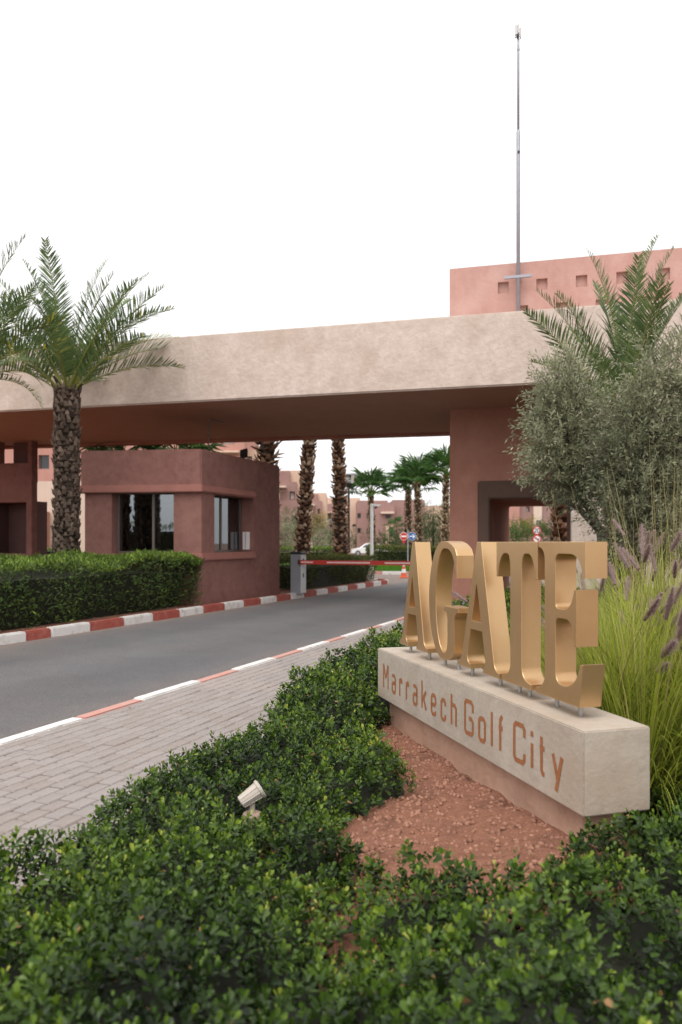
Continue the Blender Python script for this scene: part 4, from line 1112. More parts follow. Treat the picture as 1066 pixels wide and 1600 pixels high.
# ------------------------------------------------------------------ palms
def frond_mesh(name, L, bend, seed, nl=58, ll=.54, yellow=0.0, curl=1.0):
    """feather leaf: rises along +Z, bends towards +X; leaflets in a V"""
    r = np.random.default_rng(seed)
    N = 24
    th = np.linspace(0, 1, N) ** 1.4 * bend
    seg = L / (N - 1)
    pts = np.zeros((N, 3)); tan = np.stack([np.sin(th), np.zeros(N), np.cos(th)], 1)
    pts[1:] = np.cumsum(tan[:-1] * seg, 0)
    V, F, rn = [], [], []
    mb = MB(); mb.tube([tuple(p) for p in pts], [max(.022 * (1 - .92 * i / (N - 1)), .002) for i in range(N)], 5)
    V += mb.v; F += mb.f; rn += [.93] * len(mb.v)
    for side in (1, -1):
        for i in range(nl):
            t = .16 + .83 * (i + r.uniform(-.3, .3)) / nl
            f = min(max(t, 0), .999) * (N - 1); k = int(f); p = pts[k] + (pts[min(k + 1, N - 1)] - pts[k]) * (f - k)
            T = tan[k]; nn = np.array([-T[2], 0, T[0]])      # upper side of the leaf
            ln = ll * (.45 + .55 * math.sin(math.pi * min(max((t - .05) / .85, 0), 1)) ** .7) * r.uniform(.85, 1.1)
            if t > .85: ln *= 1 - .45 * (t - .85) / .15
            fw = .62 + .55 * t
            d = T * fw * .85 + np.array([0, side, 0]) * .85 + nn * (.42 + r.uniform(-.25, .3)) + r.normal(0, .07, 3)
            d = d / np.linalg.norm(d)
            w = .0145 * r.uniform(.85, 1.2)
            wv = np.cross(d, nn); wv = wv / (np.linalg.norm(wv) + 1e-9) * w
            b = len(V)
            tip = p + d * ln + np.array([0, 0, -.06 * curl * ln])
            q = p + d * ln * .5
            V += [tuple(p - wv * .6), tuple(p + wv * .6), tuple(q + wv), tuple(q - wv), tuple(tip)]
            F += [(b, b + 1, b + 2, b + 3), (b + 3, b + 2, b + 4)]
            c = min(max(r.normal(.5, .2), 0), .88)
            if yellow and r.random() < yellow * t * 1.3: c = r.uniform(.93, 1)
            rn += [c] * 5
    me = bpy.data.meshes.new(name); me.from_pydata([tuple(v) for v in V], [], F); me.update()
    a = me.attributes.new('rnd', 'FLOAT', 'POINT'); a.data.foreach_set('value', np.array(rn, np.float32))
    me.materials.append(MATS['palm_leaf'])
    return me

def trunk_boots(parent, pts, rads, rows, per, blen, bw, flare, mat, core, seed, jit=.35, thick=.025):
    r = np.random.default_rng(seed)
    pts = np.array(pts, float); rads = np.array(rads, float)
    MB().tube([tuple(p) for p in pts], list(rads), 14).build('trunk', core, parent, smooth=True)
    tt = np.linspace(0, 1, len(pts))
    V, F, rn = [], [], []
    for i in range(rows):
        for j in range(per):
            t = min(max((i + .5 + r.uniform(-jit, jit)) / rows, 0), 1)
            p = np.array([np.interp(t, tt, pts[:, k]) for k in range(3)]); rd = np.interp(t, tt, rads)
            a = 2 * math.pi * (j + (i % 2) * .5 + r.uniform(-.25, .25)) / per
            o = np.array([math.cos(a), math.sin(a), 0]); s = np.array([-math.sin(a), math.cos(a), 0])
            lean = flare * r.uniform(.3, 1.6)
            up = np.array([0, 0, 1]) * math.cos(lean) + o * math.sin(lean); up = up + s * r.uniform(-.35, .35)
            L = blen * r.uniform(.6, 1.3); w = bw * r.uniform(.75, 1.25)
            base = p + o * (rd * .96)
            nr = np.cross(s, up); nr = -nr / np.linalg.norm(nr)
            if np.dot(nr, o) < 0: nr = -nr
            tw = w * r.uniform(.15, .5)
            m = base + up * L * .45 + nr * thick * .5
            tip = base + up * L
            b = len(V)
            V += [base - s * w / 2, base + s * w / 2, m + s * w * .42 + nr * thick, m - s * w * .42 + nr * thick, tip + s * tw / 2, tip - s * tw / 2, base - nr * .02 + up * L * .5]
            F += [(b, b + 1, b + 2, b + 3), (b + 3, b + 2, b + 4, b + 5), (b, b + 3, b + 5, b + 6), (b + 1, b + 6, b + 4, b + 2), (b + 5, b + 4, b + 6)]
            c = min(max(r.normal(.58, .25), 0), 1)
            rn += [c * .35, c * .35, c, c, min(c * 1.2, 1), min(c * 1.2, 1), 0]
    mesh('leaf_bases', V, F, mat, parent, rnd=rn, kind='stuff')

FR_UP = [frond_mesh('frond', 3.1, .45, 100 + k, yellow=.0) for k in range(3)]
FR_OUT = [frond_mesh('frond', 3.0, .80, 110 + k, yellow=.05) for k in range(2)]
FR_DROOP = [frond_mesh('frond', 2.8, 1.5, 120 + k, yellow=.10) for k in range(2)]
FR_YEL = frond_mesh('frond', 2.7, .9, 131, yellow=.75)

def date_palm(label, base, top, rad, fronds, seed, scale=1.0, group='feather leaved date palms', zoff=0.0):
    r = random.Random(seed)
    t = thing('date_palm', label, 'date palm', base, group)
    n = 8
    pts = [tuple(np.array(base) * (1 - i / n) + np.array(top) * (i / n)) for i in range(n + 1)]
    rads = [rad * (1.06 - .06 * i / n) for i in range(n + 1)]
    h = top[2] - base[2]
    trunk_boots(t, pts, rads, int(h * 14), 14, .17, .105, .42, 'boot', 'bark_dark', seed, .5)
    T = Vector(top) - Vector(base)
    # splayed cut stubs below the crown
    st = MB()
    for k in range(22):
        a = r.uniform(0, 6.28); o = Vector((math.cos(a), math.sin(a), 0)); z = r.uniform(-.35, .1)
        p = Vector(top) + o * rad * .8 + Vector((0, 0, z)); q = p + o * r.uniform(.08, .16) + Vector((0, 0, r.uniform(.15, .3)))
        st.tube([p, q], [.035, .018], 5)
    st.build('cut_stubs', 'bark_dark', t)
    for (az, tilt, me, sc) in fronds:
        o = bpy.data.objects.new('frond', me); COL.objects.link(o); o.parent = t
        rad0 = rad * .45 * min(1, tilt / 40)
        o.location = T + Vector((math.cos(R(az)) * rad0, math.sin(R(az)) * rad0, r.uniform(-.1, .12) + zoff))
        o.rotation_euler = Matrix.Rotation(R(az), 3, 'Z').to_4x4().to_3x3().to_euler() if False else (Matrix.Rotation(R(az), 3, 'Z') @ Matrix.Rotation(R(tilt), 3, 'Y') @ Matrix.Rotation(R(r.uniform(-25, 25)), 3, 'Z')).to_euler()
        o.scale = (sc * scale,) * 3
    return t
def ring(n, t0, t1, mes, seed, s0=.85, s1=1.05):
    r = random.Random(seed); out = []
    for k in range(n):
        out.append((k * 137.5 + r.uniform(-12, 12), t0 + (t1 - t0) * k / max(n - 1, 1) + r.uniform(-5, 5), r.choice(mes), r.uniform(s0, s1)))
    return out
# left palm
pD = 16.3; px_ = at(105, pD)
keyed = [(180, 8, FR_UP[0], 1.0), (5, 6, FR_UP[1], .98), (0, 24, FR_UP[2], .98), (352, 34, FR_UP[0], .98), (8, 40, FR_YEL, 1.0), (12, 34, FR_OUT[1], .95), (185, 30, FR_UP[1], 1.0), (170, 40, FR_OUT[0], .95), (190, 22, FR_UP[2], .95)]
date_palm('date palm with thick trunk in the hedge at the left', (px_ - .02, pD, .12), (px_, pD, zz(612, pD)), .205, keyed + ring(7, 10, 42, FR_UP, 71) + ring(12, 32, 64, FR_OUT, 72, .8, 1.0), 7)
qx_, qD_ = at(-58, 13.6), 13.6
date_palm('date palm whose fronds reach in from beyond the left edge', (qx_, qD_, .12), (qx_, qD_, zz(596, qD_)), .27, [(2, 50, FR_OUT[1], .62), (355, 62, FR_DROOP[0], .60), (350, 74, FR_DROOP[1], .58), (8, 28, FR_UP[0], .80), (0, 12, FR_UP[1], .92), (15, 40, FR_OUT[0], .68), (340, 36, FR_UP[2], .75)] + ring(16, 10, 70, FR_OUT, 74, .6, .78), 8)
# right palm behind the olives
rD = 12.9; rx_ = at(975, rD)
keyed = [(180, 2, FR_UP[0], .95), (8, 1, FR_UP[1], .98), (0, 6, FR_UP[2], .95), (183, 24, FR_UP[0], .82), (178, 17, FR_UP[1], .78), (185, 42, FR_OUT[0], .62), (0, 16, FR_UP[2], .80), (2, 30, FR_UP[0], .9), (4, 50, FR_OUT[1], .8), (265, 12, FR_UP[1], .8), (90, 10, FR_UP[2], .9), (275, 25, FR_UP[0], .75)]
date_palm('date palm with steep fronds rising behind the olive trees', (rx_, rD, .1), (rx_, rD, zz(648, rD)), .26, keyed + ring(9, 15, 60, FR_UP, 76, .6, .85), 9)
# palm that only shows as a reflection in the guard house window
date_palm('date palm mirrored in the guard house window', (-12.2, 4.0, 0), (-12.2, 4.0, 4.2), .27, ring(26, 8, 85, FR_OUT + FR_UP, 77), 10)
hedge('clipped_hedge', 'hedge mirrored in the guard house window', [(-30, -1), (-9.5, -3), (-9.5, -1.5), (-30, .5)], 0, 2.3, 9000, .16, 'hedge_leaf', 12, .3)

def fan_mesh(seed, pet=.75, fr=.78, segs=22):
    """fan leaf: stalk along +Z, then a pleated half-disc of pointed segments"""
    r = np.random.default_rng(seed)
    V, F, rn = [], [], []
    mb = MB(); mb.tube([(0, 0, 0), (.03, 0, pet * .6), (.10, 0, pet)], [.022, .016, .012], 5)
    V += mb.v; F += mb.f; rn += [.94] * len(mb.v)
    c = np.array([.10, 0, pet])
    for i in range(segs):
        a = R(-105 + 210 * i / (segs - 1) + r.uniform(-3, 3))
        ln = fr * r.uniform(.85, 1.1) * (1 - .2 * abs(a) / R(105))
        d = np.array([.25 * math.cos(a * .5), math.sin(a), math.cos(a)]); d /= np.linalg.norm(d)
        s = np.array([0, math.cos(a), -math.sin(a)])
        w = ln * math.sin(R(210 / segs / 2)) * .8
        m = c + d * ln * .55
        tip = c + d * ln + np.array([.20 * ln * r.uniform(.4, 1.4), 0, -.12 * ln * r.uniform(.3, 1.6)])
        z = .02 * (1 if i % 2 else -1)
        b = len(V)
        V += [c, m + s * w * .62 + np.array([z, 0, 0]), m - s * w * .62 - np.array([z, 0, 0]), tip]
        F += [(b, b + 2, b + 1), (b + 1, b + 2, b + 3)]
        cc = min(max(r.normal(.5, .2), 0), .9)
        rn += [cc] * 4
    me = bpy.data.meshes.new('frond'); me.from_pydata([tuple(v) for v in V], [], F); me.update()
    a = me.attributes.new('rnd', 'FLOAT', 'POINT'); a.data.foreach_set('value', np.array(rn, np.float32))
    me.materials.append(MATS['fan_leaf'])
    return me
FAN = [fan_mesh(200 + k) for k in range(4)]
def fan_palm(label, base, top, r0, r1, nf, seed, scale=1.0, boots=(9, 9, .24, .20, .6), mat='boot_red', tmax=105, group='fan palms'):
    r = random.Random(seed)
    t = thing('fan_palm', label, 'fan palm', base, group)
    n = 8
    sw = r.uniform(-.05, .05)
    pts = [tuple(np.array(base) * (1 - i / n) + np.array(top) * (i / n) + np.array([sw * math.sin(math.pi * i / n), 0, 0])) for i in range(n + 1)]
    rads = [r0 + (r1 - r0) * i / n for i in range(n + 1)]
    h = top[2] - base[2]
    rows_m, per, bl, bw, fl_ = boots
    trunk_boots(t, pts, rads, max(int(h * rows_m), 4), per, bl, bw, fl_, mat, 'bark_dark', seed)
    T = Vector(top) - Vector(base)
    for k in range(nf):
        az = k * 137.5 + r.uniform(-15, 15); tilt = 4 + (tmax - 4) * (k / max(nf - 1, 1)) ** 1.1 + r.uniform(-8, 8)
        o = bpy.data.objects.new('frond', r.choice(FAN)); COL.objects.link(o); o.parent = t
        o.location = T + Vector((math.cos(R(az)) * .05, math.sin(R(az)) * .05, r.uniform(-.15, .1)))
        o.rotation_euler = (Matrix.Rotation(R(az), 3, 'Z') @ Matrix.Rotation(R(tilt), 3, 'Y')).to_euler()
        s = scale * r.uniform(.85, 1.15); o.scale = (s, s, s)
    return t
def fp_(px0, py0, px1, py1, D): return (at(px0, D), D, zz(py0, D)), (at(px1, D), D, zz(py1, D))
b0, b1 = (at(470, 27.4), 27.4, .1), (at(489, 27.4), 27.4, 6.9)
fan_palm('tall fan palm trunk leaning right behind the barrier cabinet', b0, b1, .22, .15, 26, 301, 1.25, (9, 8, .20, .17, .60), group='tall palm trunks behind the gate')
b0, b1 = (at(532, 29.2), 29.2, .1), (at(525, 29.2), 29.2, 7.2)
fan_palm('tall upright spiky fan palm trunk left of the dark lamp post', b0, b1, .25, .12, 26, 302, 1.25, (9, 8, .20, .17, .75), group='tall palm trunks behind the gate')
b0, b1 = (at(418, 26.5), 26.5, .1), (at(420, 26.5), 26.5, 6.6)
fan_palm('palm trunk rising behind the guard house roof', b0, b1, .28, .23, 24, 303, 1.2, (6, 7, .34, .24, 1.0), group='tall palm trunks behind the gate')
b0, b1 = (at(880, 25.5), 25.5, .05), (at(880, 25.5), 25.5, 4.4)
fan_palm('thick palm trunk seen at the right of the pedestrian passage', b0, b1, .27, .25, 12, 304, 1.0, (8, 8, .26, .24, .5), group='tall palm trunks behind the gate')
for i, (px, D, zt, lab) in enumerate([(185, 25.6, 4.25, 'fan palm top showing left above the guard house parapet'), (278, 26.4, 4.35, 'fan palm top showing right above the guard house parapet')]):
    fan_palm(lab, (at(px, D), D, .1), (at(px, D), D, zt), .2, .17, 26, 310 + i, 1.15, tmax=100)
for i, (px0, px1, yc, D, r0, sc, lab) in enumerate([(584, 579, 772, 52, .26, 1.45, 'slender fan palm behind the white camera pole'), (638, 638, 765, 50, .26, 1.35, 'fan palm directly behind the no entry sign'),
                                             (653, 652, 755, 48, .27, 1.40, 'fan palm with red brown trunk right of the arrow sign'), (694, 697, 745, 46, .25, 1.40, 'fan palm with pale studded trunk against the pillar edge')]):
    fan_palm(lab, (at(px0, D), D, .1), (at(px1, D), D, zz(yc, D)), r0 * .8, r0 * .5, 24, 320 + i, sc, (7, 8, .2, .16, .6), tmax=78)
fan_palm('young fan palm against the mauve house', (at(618, 80), 80, 0), (at(618, 80), 80, zz(823, 80)), .12, .1, 14, 330, 1.0, (5, 6, .25, .2, .4))

# ------------------------------------------------------------------ ground cover in the bed
SOIL = [(.42, 5.75), (.24, 5.3), (.23, 4.9), (.42, 4.42), (.40, 4.12), (.04, 3.66), (-.02, 3.40), (.14, 3.06), (.42, 2.90), (.60, 2.72), (.78, 3.02), (.96, 3.22), (1.10, 3.42)]
def world_ab(x, y):
    dx, dy = x - R0[0], y - R0[1]
    return dx * r_[0] + dy * r_[1], dx * n_[0] + dy * n_[1]
def cover_height(x, y):
    a, b = world_ab(x, y)
    e = edge_b(a) + .10 * (vnoise(a * 1.7 + 20, b * 0 + 3, 31) - .5) * 2
    d = b - e
    ds_ = np.where(in_poly(x, y, SOIL), -dist_poly(x, y, SOIL), dist_poly(x, y, SOIL))
    # sign footprint
    dx, dy = x - SO.x, y - SO.y
    s = dx * se.x + dy * se.y; q = dx * sn.x + dy * sn.y
    dsg = np.maximum(np.maximum(.05 - s, s - (SL - .05)), np.maximum(.04 - q, q - .30))
    lampd = np.hypot((x - lx) * .9, (y - ld + .13) * .62) - .085
    m = np.minimum(np.minimum(d, ds_), dsg)
    k = np.clip(m / .22, 0, 1) ** .6
    k = k * np.clip((lampd + .03) / .14, 0.10, 1)
    h = .17 + .22 * vnoise(x * 2.1 + 31, y * 1.6 + 17, 32) + .11 * vnoise(x * 5.3 + 11, y * 4.3 + 7, 33)
    hole = vnoise(x * 3.7 + 5, y * 3.1 + 41, 36)
    h = h * (1 - .55 * np.clip((hole - .71) / .14, 0, 1))
    h = h + .10 * np.clip((y - 5.5) / 3, 0, 1)
    # behind the sign the planting is lower
    low_ = np.clip((q - .2) / .5, 0, 1) * np.clip((SL + .6 - s) / .5, 0, 1)
    h = h * (1 - .35 * low_)
    return np.where(m > 0, h * (.35 + .65 * k), -1), m
gr = np.random.default_rng(77)
bedg = thing('ground_cover', 'glossy green low ground cover shrubs filling the bed by the sign', 'ground cover', (0, 3, PZ)); bedg['kind'] = 'stuff'
def sprigs(x0, x1, y0, y1, dens, size, nl, name):
    n = int((x1 - x0) * (y1 - y0) * dens)
    x = gr.uniform(x0, x1, n); y = gr.uniform(y0, y1, n)
    h, m = cover_height(x, y)
    px = CX + FPX * x / np.maximum(y, .3)
    ok = (h > .04) & (px > -1500) & (px < 2000)
    x, y, h, m = x[ok], y[ok], h[ok], m[ok]; n = len(x)
    # sprigs stand on the surface, some below it, those at the rim lean out
    eps = .05
    gx = (np.maximum(cover_height(x + eps, y)[0], 0) - np.maximum(cover_height(x - eps, y)[0], 0)) / (2 * eps)
    gy = (np.maximum(cover_height(x, y + eps)[0], 0) - np.maximum(cover_height(x, y - eps)[0], 0)) / (2 * eps)
    depth = gr.random(n) ** 1.6
    z = PZ + h * (1 - .75 * depth) + gr.normal(0, .018, n)
    ax_ = unit(np.stack([-gx * .5, -gy * .5, np.ones(n)], 1) + gr.normal(0, .33, (n, 3)))
    k = nl
    s = np.linspace(0, 1, k)
    u = unit(np.cross(ax_, gr.normal(0, 1, (n, 3)))); v = np.cross(ax_, u)
    ph = np.arange(k)[None, :] * 2.4 + gr.uniform(0, 6.28, (n, 1)) + gr.normal(0, .25, (n, k))
    off = u[:, None, :] * np.cos(ph)[..., None] + v[:, None, :] * np.sin(ph)[..., None]
    stem = size * 2.1
    P = np.stack([x, y, z], 1)[:, None, :] + ax_[:, None, :] * ((s - 1) * stem)[None, :, None] + off * .004
    open_ = (1.15 - .75 * s)[None, :, None] * gr.uniform(.8, 1.2, (n, k, 1))
    d = unit(ax_[:, None, :] * (.35 + .75 * s)[None, :, None] + off * open_)
    nr = unit(ax_[:, None, :] * .9 - off * .35 + gr.normal(0, .12, (n, k, 3)))
    sz = size * (1.05 - .45 * s ** 2)[None, :] * gr.uniform(.75, 1.2, (n, k)) * gr.uniform(.6, 1.3, (n, 1))
    tone = vnoise(x * 2.3 + 50, y * 2.3 + 50, 35)
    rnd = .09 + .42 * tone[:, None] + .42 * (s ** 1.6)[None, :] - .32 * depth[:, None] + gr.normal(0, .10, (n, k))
    yel = gr.random(n) < .12
    rnd = rnd + yel[:, None] * (.22 * s)[None, :]
    rnd = np.clip(rnd, 0, .955)
    dead = gr.random((n, k)) < .004
    rnd = np.where(dead, 1.0, rnd)
    round_leaves(name, P.reshape(-1, 3), d.reshape(-1, 3), nr.reshape(-1, 3), sz.ravel(), sz.ravel() * .66, rnd.ravel(), 'cover_leaf', bedg, kind='stuff')
sprigs(-3.0, 3.2, .55, 4.6, 860, .0285, 10, 'foliage')
sprigs(-1.4, 4.5, 4.6, 9.0, 600, .036, 8, 'foliage')
sprigs(-.2, 7.0, 9.0, 17.5, 120, .062, 8, 'foliage')
# dark filler sheet below the leaves, shade of the gaps painted in
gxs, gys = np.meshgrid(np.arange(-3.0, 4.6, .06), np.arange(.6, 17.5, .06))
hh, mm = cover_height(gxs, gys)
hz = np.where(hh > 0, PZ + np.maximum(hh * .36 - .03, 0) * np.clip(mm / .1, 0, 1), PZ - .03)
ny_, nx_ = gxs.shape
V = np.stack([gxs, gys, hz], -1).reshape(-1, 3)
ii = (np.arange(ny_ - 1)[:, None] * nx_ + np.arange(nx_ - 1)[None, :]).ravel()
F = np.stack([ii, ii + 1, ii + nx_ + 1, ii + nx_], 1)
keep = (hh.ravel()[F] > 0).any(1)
mesh('shade_core', V, F[keep], 'leaf_gap_shade', bedg)

# soil relief and clods by the sign
sx0, sx1, sy0, sy1, stp = -.35, 1.5, 2.3, 6.2, .025
gx_, gy_ = np.meshgrid(np.arange(sx0, sx1, stp), np.arange(sy0, sy1, stp))
hz = PZ + .006 + .05 * vnoise(gx_ * 2 + 9, gy_ * 2 + 9, 51) + .022 * vnoise(gx_ * 9 + 9, gy_ * 9 + 9, 52) + .014 * vnoise(gx_ * 24 + 9, gy_ * 24 + 9, 53) - .02
dx, dy = gx_ - SO.x, gy_ - SO.y; q = dx * sn.x + dy * sn.y
hz += .012 * np.clip(1 - np.abs(q) / .35, 0, 1)
ny_, nx_ = gx_.shape
ii = (np.arange(ny_ - 1)[:, None] * nx_ + np.arange(nx_ - 1)[None, :]).ravel()
F = np.stack([ii, ii + 1, ii + nx_ + 1, ii + nx_], 1)
tag(mesh('soil_patch', np.stack([gx_, gy_, hz], -1).reshape(-1, 3), F, 'soil', smooth=True), kind='structure')
def clods(n, poly, zf, s0, s1, seed, mat, label, cat='clods'):
    r = np.random.default_rng(seed)
    xs = [p[0] for p in poly]; ys = [p[1] for p in poly]
    x = r.uniform(min(xs) - .1, max(xs) + .1, n * 3); y = r.uniform(min(ys), max(ys), n * 3)
    ok = in_poly(x, y, poly) | (dist_poly(x, y, poly) < .12); x, y = x[ok][:n], y[ok][:n]; n = len(x)
    ico = np.array([(0, 0, 1), (.9, 0, .2), (.28, .85, .2), (-.72, .53, .2), (-.72, -.53, .2), (.28, -.85, .2), (0, 0, -.5)])
    tri = np.array([(0, 1, 2), (0, 2, 3), (0, 3, 4), (0, 4, 5), (0, 5, 1), (6, 2, 1), (6, 3, 2), (6, 4, 3), (6, 5, 4), (6, 1, 5)])
    s = s0 + (s1 - s0) * r.random(n) ** 6
    j = 1 + r.normal(0, .22, (n, 7, 3))
    a = r.uniform(0, 6.28, n); ca, sa = np.cos(a), np.sin(a)
    L = ico[None] * j * s[:, None, None]
    X = L[..., 0] * ca[:, None] - L[..., 1] * sa[:, None]; Y = L[..., 0] * sa[:, None] + L[..., 1] * ca[:, None]
    V = np.stack([X + x[:, None], Y + y[:, None], L[..., 2] * .75 + (zf(x, y))[:, None]], -1).reshape(-1, 3)
    F = (tri[None] + (np.arange(n) * 7)[:, None, None]).reshape(-1, 3)
    return tag(mesh('soil_clods', V, F, mat), label, cat, kind='stuff')
def soil_z(x, y):
    dx, dy = x - SO.x, y - SO.y; q = dx * sn.x + dy * sn.y
    return PZ - .012 + .05 * vnoise(x * 2 + 9, y * 2 + 9, 51) + .022 * vnoise(x * 9 + 9, y * 9 + 9, 52) + .012 * np.clip(1 - np.abs(q) / .35, 0, 1)
clods(12000, SOIL, soil_z, .0025, .024, 55, 'pebbles', 'crumbly red soil clods and pebbles beside the sign pedestal')
isl_strip = [kl(8, .15), kl(16.8, .15), kl(16.8, .5), kl(8, .6)]
clods(1400, isl_strip, lambda x, y: np.full(x.shape, .128), .008, .03, 56, 'pebbles', 'reddish soil crumbs along the island kerb')

# ------------------------------------------------------------------ fountain grass
def plume_mesh(seed, L=.17, rad=.021):
    r = np.random.default_rng(seed)
    n = 420
    t = r.random(n); a = r.uniform(0, 6.28, n)
    rr = rad * np.sin(np.pi * np.clip(t * .92 + .06, 0, 1)) ** .5
    P = np.stack([np.zeros(n), np.zeros(n), t * L], 1)
    o = np.stack([np.cos(a), np.sin(a), np.zeros(n)], 1)
    d = unit(o * .9 + np.array([0, 0, 1.0]) + r.normal(0, .2, (n, 3)))
    ln = rr * r.uniform(1.1, 1.9, n) + .004
    s = unit(np.cross(d, r.normal(0, 1, (n, 3)))) * .0016
    V = np.stack([P - s, P + s, P + d * ln[:, None]], 1).reshape(-1, 3)
    F = np.arange(n * 3).reshape(-1, 3)
    mb = MB().tube([(0, 0, 0), (0, 0, L * .5), (0, 0, L)], [rad * .38, rad * .48, rad * .12], 6)
    me = bpy.data.meshes.new('plume')
    base = len(V)
    me.from_pydata([tuple(v) for v in V] + mb.v, [], [tuple(f) for f in F] + [tuple(i + base for i in f) for f in mb.f]); me.update()
    rn = np.concatenate([np.repeat(np.clip(r.normal(.5, .3, n), 0, 1), 3), np.full(len(mb.v), .15)])
    at_ = me.attributes.new('rnd', 'FLOAT', 'POINT'); at_.data.foreach_set('value', rn.astype(np.float32))
    me.materials.append(MATS['plume_fuzz'])
    return me
PLUME = [plume_mesh(400 + k, L, rd) for k, (L, rd) in enumerate([(.18, .026), (.21, .027), (.15, .028), (.23, .024)])]
def fountain_grass(label, x, y, nb, npl, seed, h=1.15, spread=.62, tall=.0, straw=0):
    r = np.random.default_rng(seed)
    t = thing('fountain_grass', label, 'ornamental grass', (x, y, PZ), 'fountain grass behind the sign')
    K = 6
    a = r.uniform(0, 6.28, nb); rad0 = .16 * np.sqrt(r.random(nb))
    lean = spread * r.random(nb) ** .8; L = h * r.uniform(.55, 1.15, nb); bend = r.uniform(.35, 1.7, nb)
    arch = r.random(nb) < .38
    L = np.where(arch, h * r.uniform(.5, .95, nb), L); bend = np.where(arch, r.uniform(1.3, 2.6, nb), bend); lean = np.where(arch, lean + .25, lean)
    tow = np.cos(a) * -.963 + np.sin(a) * -.277 > .25
    a = np.where(tow & (r.random(nb) < .75), a + math.pi, a)
    o = np.stack([np.cos(a), np.sin(a), np.zeros(nb)], 1)
    side = np.stack([-np.sin(a), np.cos(a), np.zeros(nb)], 1)
    side = unit(side + o * r.normal(0, .6, (nb, 1)))
    p = np.stack([x + np.cos(a) * rad0, y + np.sin(a) * rad0, np.full(nb, PZ)], 1)
    w0 = r.uniform(.0022, .0048, nb)
    V = np.zeros((nb, K + 1, 2, 3))
    for k in range(K + 1):
        f = k / K
        w = w0 * (1 - f ** 2 * .95)
        V[:, k, 0] = p - side * w[:, None]; V[:, k, 1] = p + side * w[:, None]
        th = lean + bend * f ** 1.5
        p = p + (o * np.sin(th)[:, None] + np.array([0, 0, 1]) * np.cos(th)[:, None]) * (L / K)[:, None]
    # blades pushed aside by the sign block do not pass through it
    rel = V[:, :, 0, :2] - np.array([SO.x, SO.y]); ss = rel @ np.array([se.x, se.y]); qq = rel @ np.array([sn.x, sn.y])
    okb = ~((qq < .36) & (ss > -.05) & (ss < SL + .05)).any(1) | ((V[:, :, 0, 2] > .73) | (qq > .36) | (ss < -.05)).all(1) & (r.random(nb) < .25)
    V = V[okb]; nb = len(V); arch = arch[okb]
    base = np.arange(nb)[:, None] * (K + 1) * 2
    F = np.concatenate([base + np.array([[2 * k, 2 * k + 1, 2 * k + 3, 2 * k + 2]]) for k in range(K)], 0)
    old = r.random(nb) < np.where(arch, .5, .1)
    tone = np.clip(r.normal(.45, .18, nb), .05, .8); tone[old] = r.uniform(.0, .25, old.sum()); dry = r.random(nb) < .10; tone[dry] = r.uniform(.88, 1, dry.sum())
    f = np.linspace(0, 1, K + 1)
    rn = np.clip(tone[:, None] + np.where(dry, 0, .22)[:, None] * (f - .5)[None, :], 0, 1)
    mesh('blades', V.reshape(-1, 3), F, 'grass_blade', t, rnd=np.repeat(rn.ravel(), 2), kind='stuff')
    st = MB()
    for k in range(npl):
        aa = r.uniform(0, 6.28)
        if math.cos(aa) * -.963 + math.sin(aa) * -.277 > .55: aa += math.pi * .6
        ln = h * r.uniform(.62, 1.10) + tall * r.random() ** 2; le = r.uniform(.02, spread * .9); be = r.uniform(.1, .9)
        oo = Vector((math.cos(aa), math.sin(aa), 0)); q = Vector((x, y, PZ)) + oo * r.uniform(0, .12)
        pts = [q.copy()]
        for j in range(7):
            th = le + be * (j / 7) ** 1.6; dv = oo * math.sin(th) + Vector((0, 0, math.cos(th)))
            q = q + dv * ln / 7; pts.append(q.copy())
        if any((Vector((p.x, p.y, 0)) - SO).dot(sn) < .40 and -.1 < (Vector((p.x, p.y, 0)) - SO).dot(se) < SL + .1 for p in pts + [q + dv * .2]): continue
        st.tube(pts, [.0022] * 7 + [.0014], 4, caps=False)
        ob = bpy.data.objects.new('plume', PLUME[int(r.integers(4))]); COL.objects.link(ob); ob.parent = t
        ob.location = q - Vector((x, y, PZ)); ob.rotation_euler = (dv + oo * .25).to_track_quat('Z', 'Y').to_euler()
        s = r.uniform(.8, 1.1); ob.scale = (s, s, s)
    st.build('stalks', 'stem_straw', t, kind='stuff')
    sw = MB()
    for k in range(straw):
        aa = r.uniform(0, 6.28); ln = (h + tall) * r.uniform(.9, 1.35); le = r.uniform(.0, .30); be = r.uniform(0, .25)
        oo = Vector((math.cos(aa), math.sin(aa), 0)); q = Vector((x, y, PZ)) + oo * r.uniform(0, .15); pts = [q.copy()]
        for j in range(4):
            th = le + be * j / 4; q = q + (oo * math.sin(th) + Vector((0, 0, math.cos(th)))) * ln / 4; pts.append(q.copy())
        sw.tube(pts, [.0024, .0022, .0020, .0016, .0008], 3, caps=False)
    if straw: sw.build('straw_stems', 'stem_straw', t, kind='stuff')
    return t
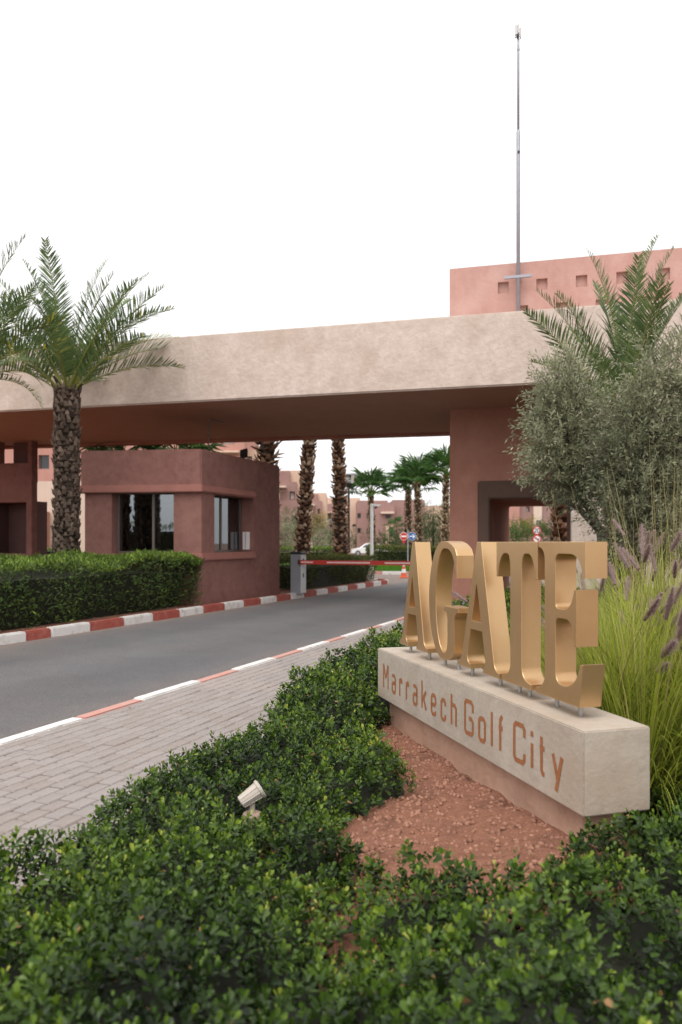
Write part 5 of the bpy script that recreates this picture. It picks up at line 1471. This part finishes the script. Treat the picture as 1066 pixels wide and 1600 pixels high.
for i, (px, D, nb, npl, h, straw, lab) in enumerate([
        (1003, 4.0, 5200, 30, 1.12, 0, 'front fountain grass clump with purple plumes just right of the sign block'),
        (1085, 4.2, 5200, 30, 1.2, 10, 'fountain grass clump cut by the right edge of the picture'),
        (965, 4.75, 5000, 26, 1.15, 10, 'bright green fountain grass clump behind the letter E'),
        (1045, 5.2, 5200, 30, 1.45, 22, 'tall straw tipped fountain grass clump before the larger olive tree'),
        (915, 5.8, 3000, 8, 1.12, 0, 'fountain grass clump showing between the letters T and E'),
        (990, 6.3, 3000, 18, 1.4, 14, 'rear fountain grass clump under the olive branches'),
        (938, 4.45, 3200, 10, 1.08, 0, 'leafy fountain grass clump touching the back of the sign block'),
        (815, 6.8, 2200, 0, .85, 0, 'low grass clump showing between the letters A and T')]):
    fountain_grass(lab, at(px, D), D, nb, npl, 500 + i, h, .85, .2, straw)

# lawn blades on the near part of the verge
lr = np.random.default_rng(88)
n = 9000
x = lr.uniform(.5, 8, n); y = lr.uniform(36.5, 46.5, n)
ok = in_poly(x, y, [(2.0, 36.6), (12, 35.3), (12, 46.6), (-2.5, 46.6), (-1.5, 41.5)]); x, y = x[ok], y[ok]; n = len(x)
tag(leaves('lawn_grass', np.stack([x, y, np.full(n, .115)], 1), lr.normal(0, .4, (n, 3)) + np.array([0, 0, 1]), lr.normal(0, 1, (n, 3)), .12, .03, lr.random(n), 'lawn_blade', narrow=True), 'short bright green lawn grass on the far verge', 'grass', kind='stuff')

# fallen leaves on the pavement, the soil and along the kerbs
fr_ = np.random.default_rng(91)
pl = []
for k in range(46):
    a = fr_.uniform(-7, 6); b = fr_.uniform(.15, float(edge_b(a)) + .05)
    x, y = fp(a, b); pl.append((x, y, PZ + .004))
for k in range(40):
    x, y = fr_.uniform(-.1, 1.0), fr_.uniform(2.8, 5.6)
    if in_poly(np.array([x]), np.array([y]), SOIL)[0]: pl.append((x, y, float(soil_z(np.array([x]), np.array([y]))[0]) + .028))
for k in range(30):
    D = fr_.uniform(9, 20); x, y = kl(D, -fr_.uniform(.02, .35)); pl.append((x, y, .006))
pl = np.array(pl); n = len(pl)
d = np.stack([fr_.normal(0, 1, n), fr_.normal(0, 1, n), fr_.uniform(0, .25, n)], 1)
M('dry_leaf', (.13, .075, .04), .8, (.26, .16, .085), 7, 3, .6)
tag(leaves('fallen_leaves', pl, d, np.array([0, 0, 1.0]) + fr_.normal(0, .25, (n, 3)), fr_.uniform(.025, .05, n), fr_.uniform(.012, .022, n), fr_.random(n), 'dry_leaf'), 'scattered dry brown fallen leaves on pavement and soil', 'leaves', kind='stuff')
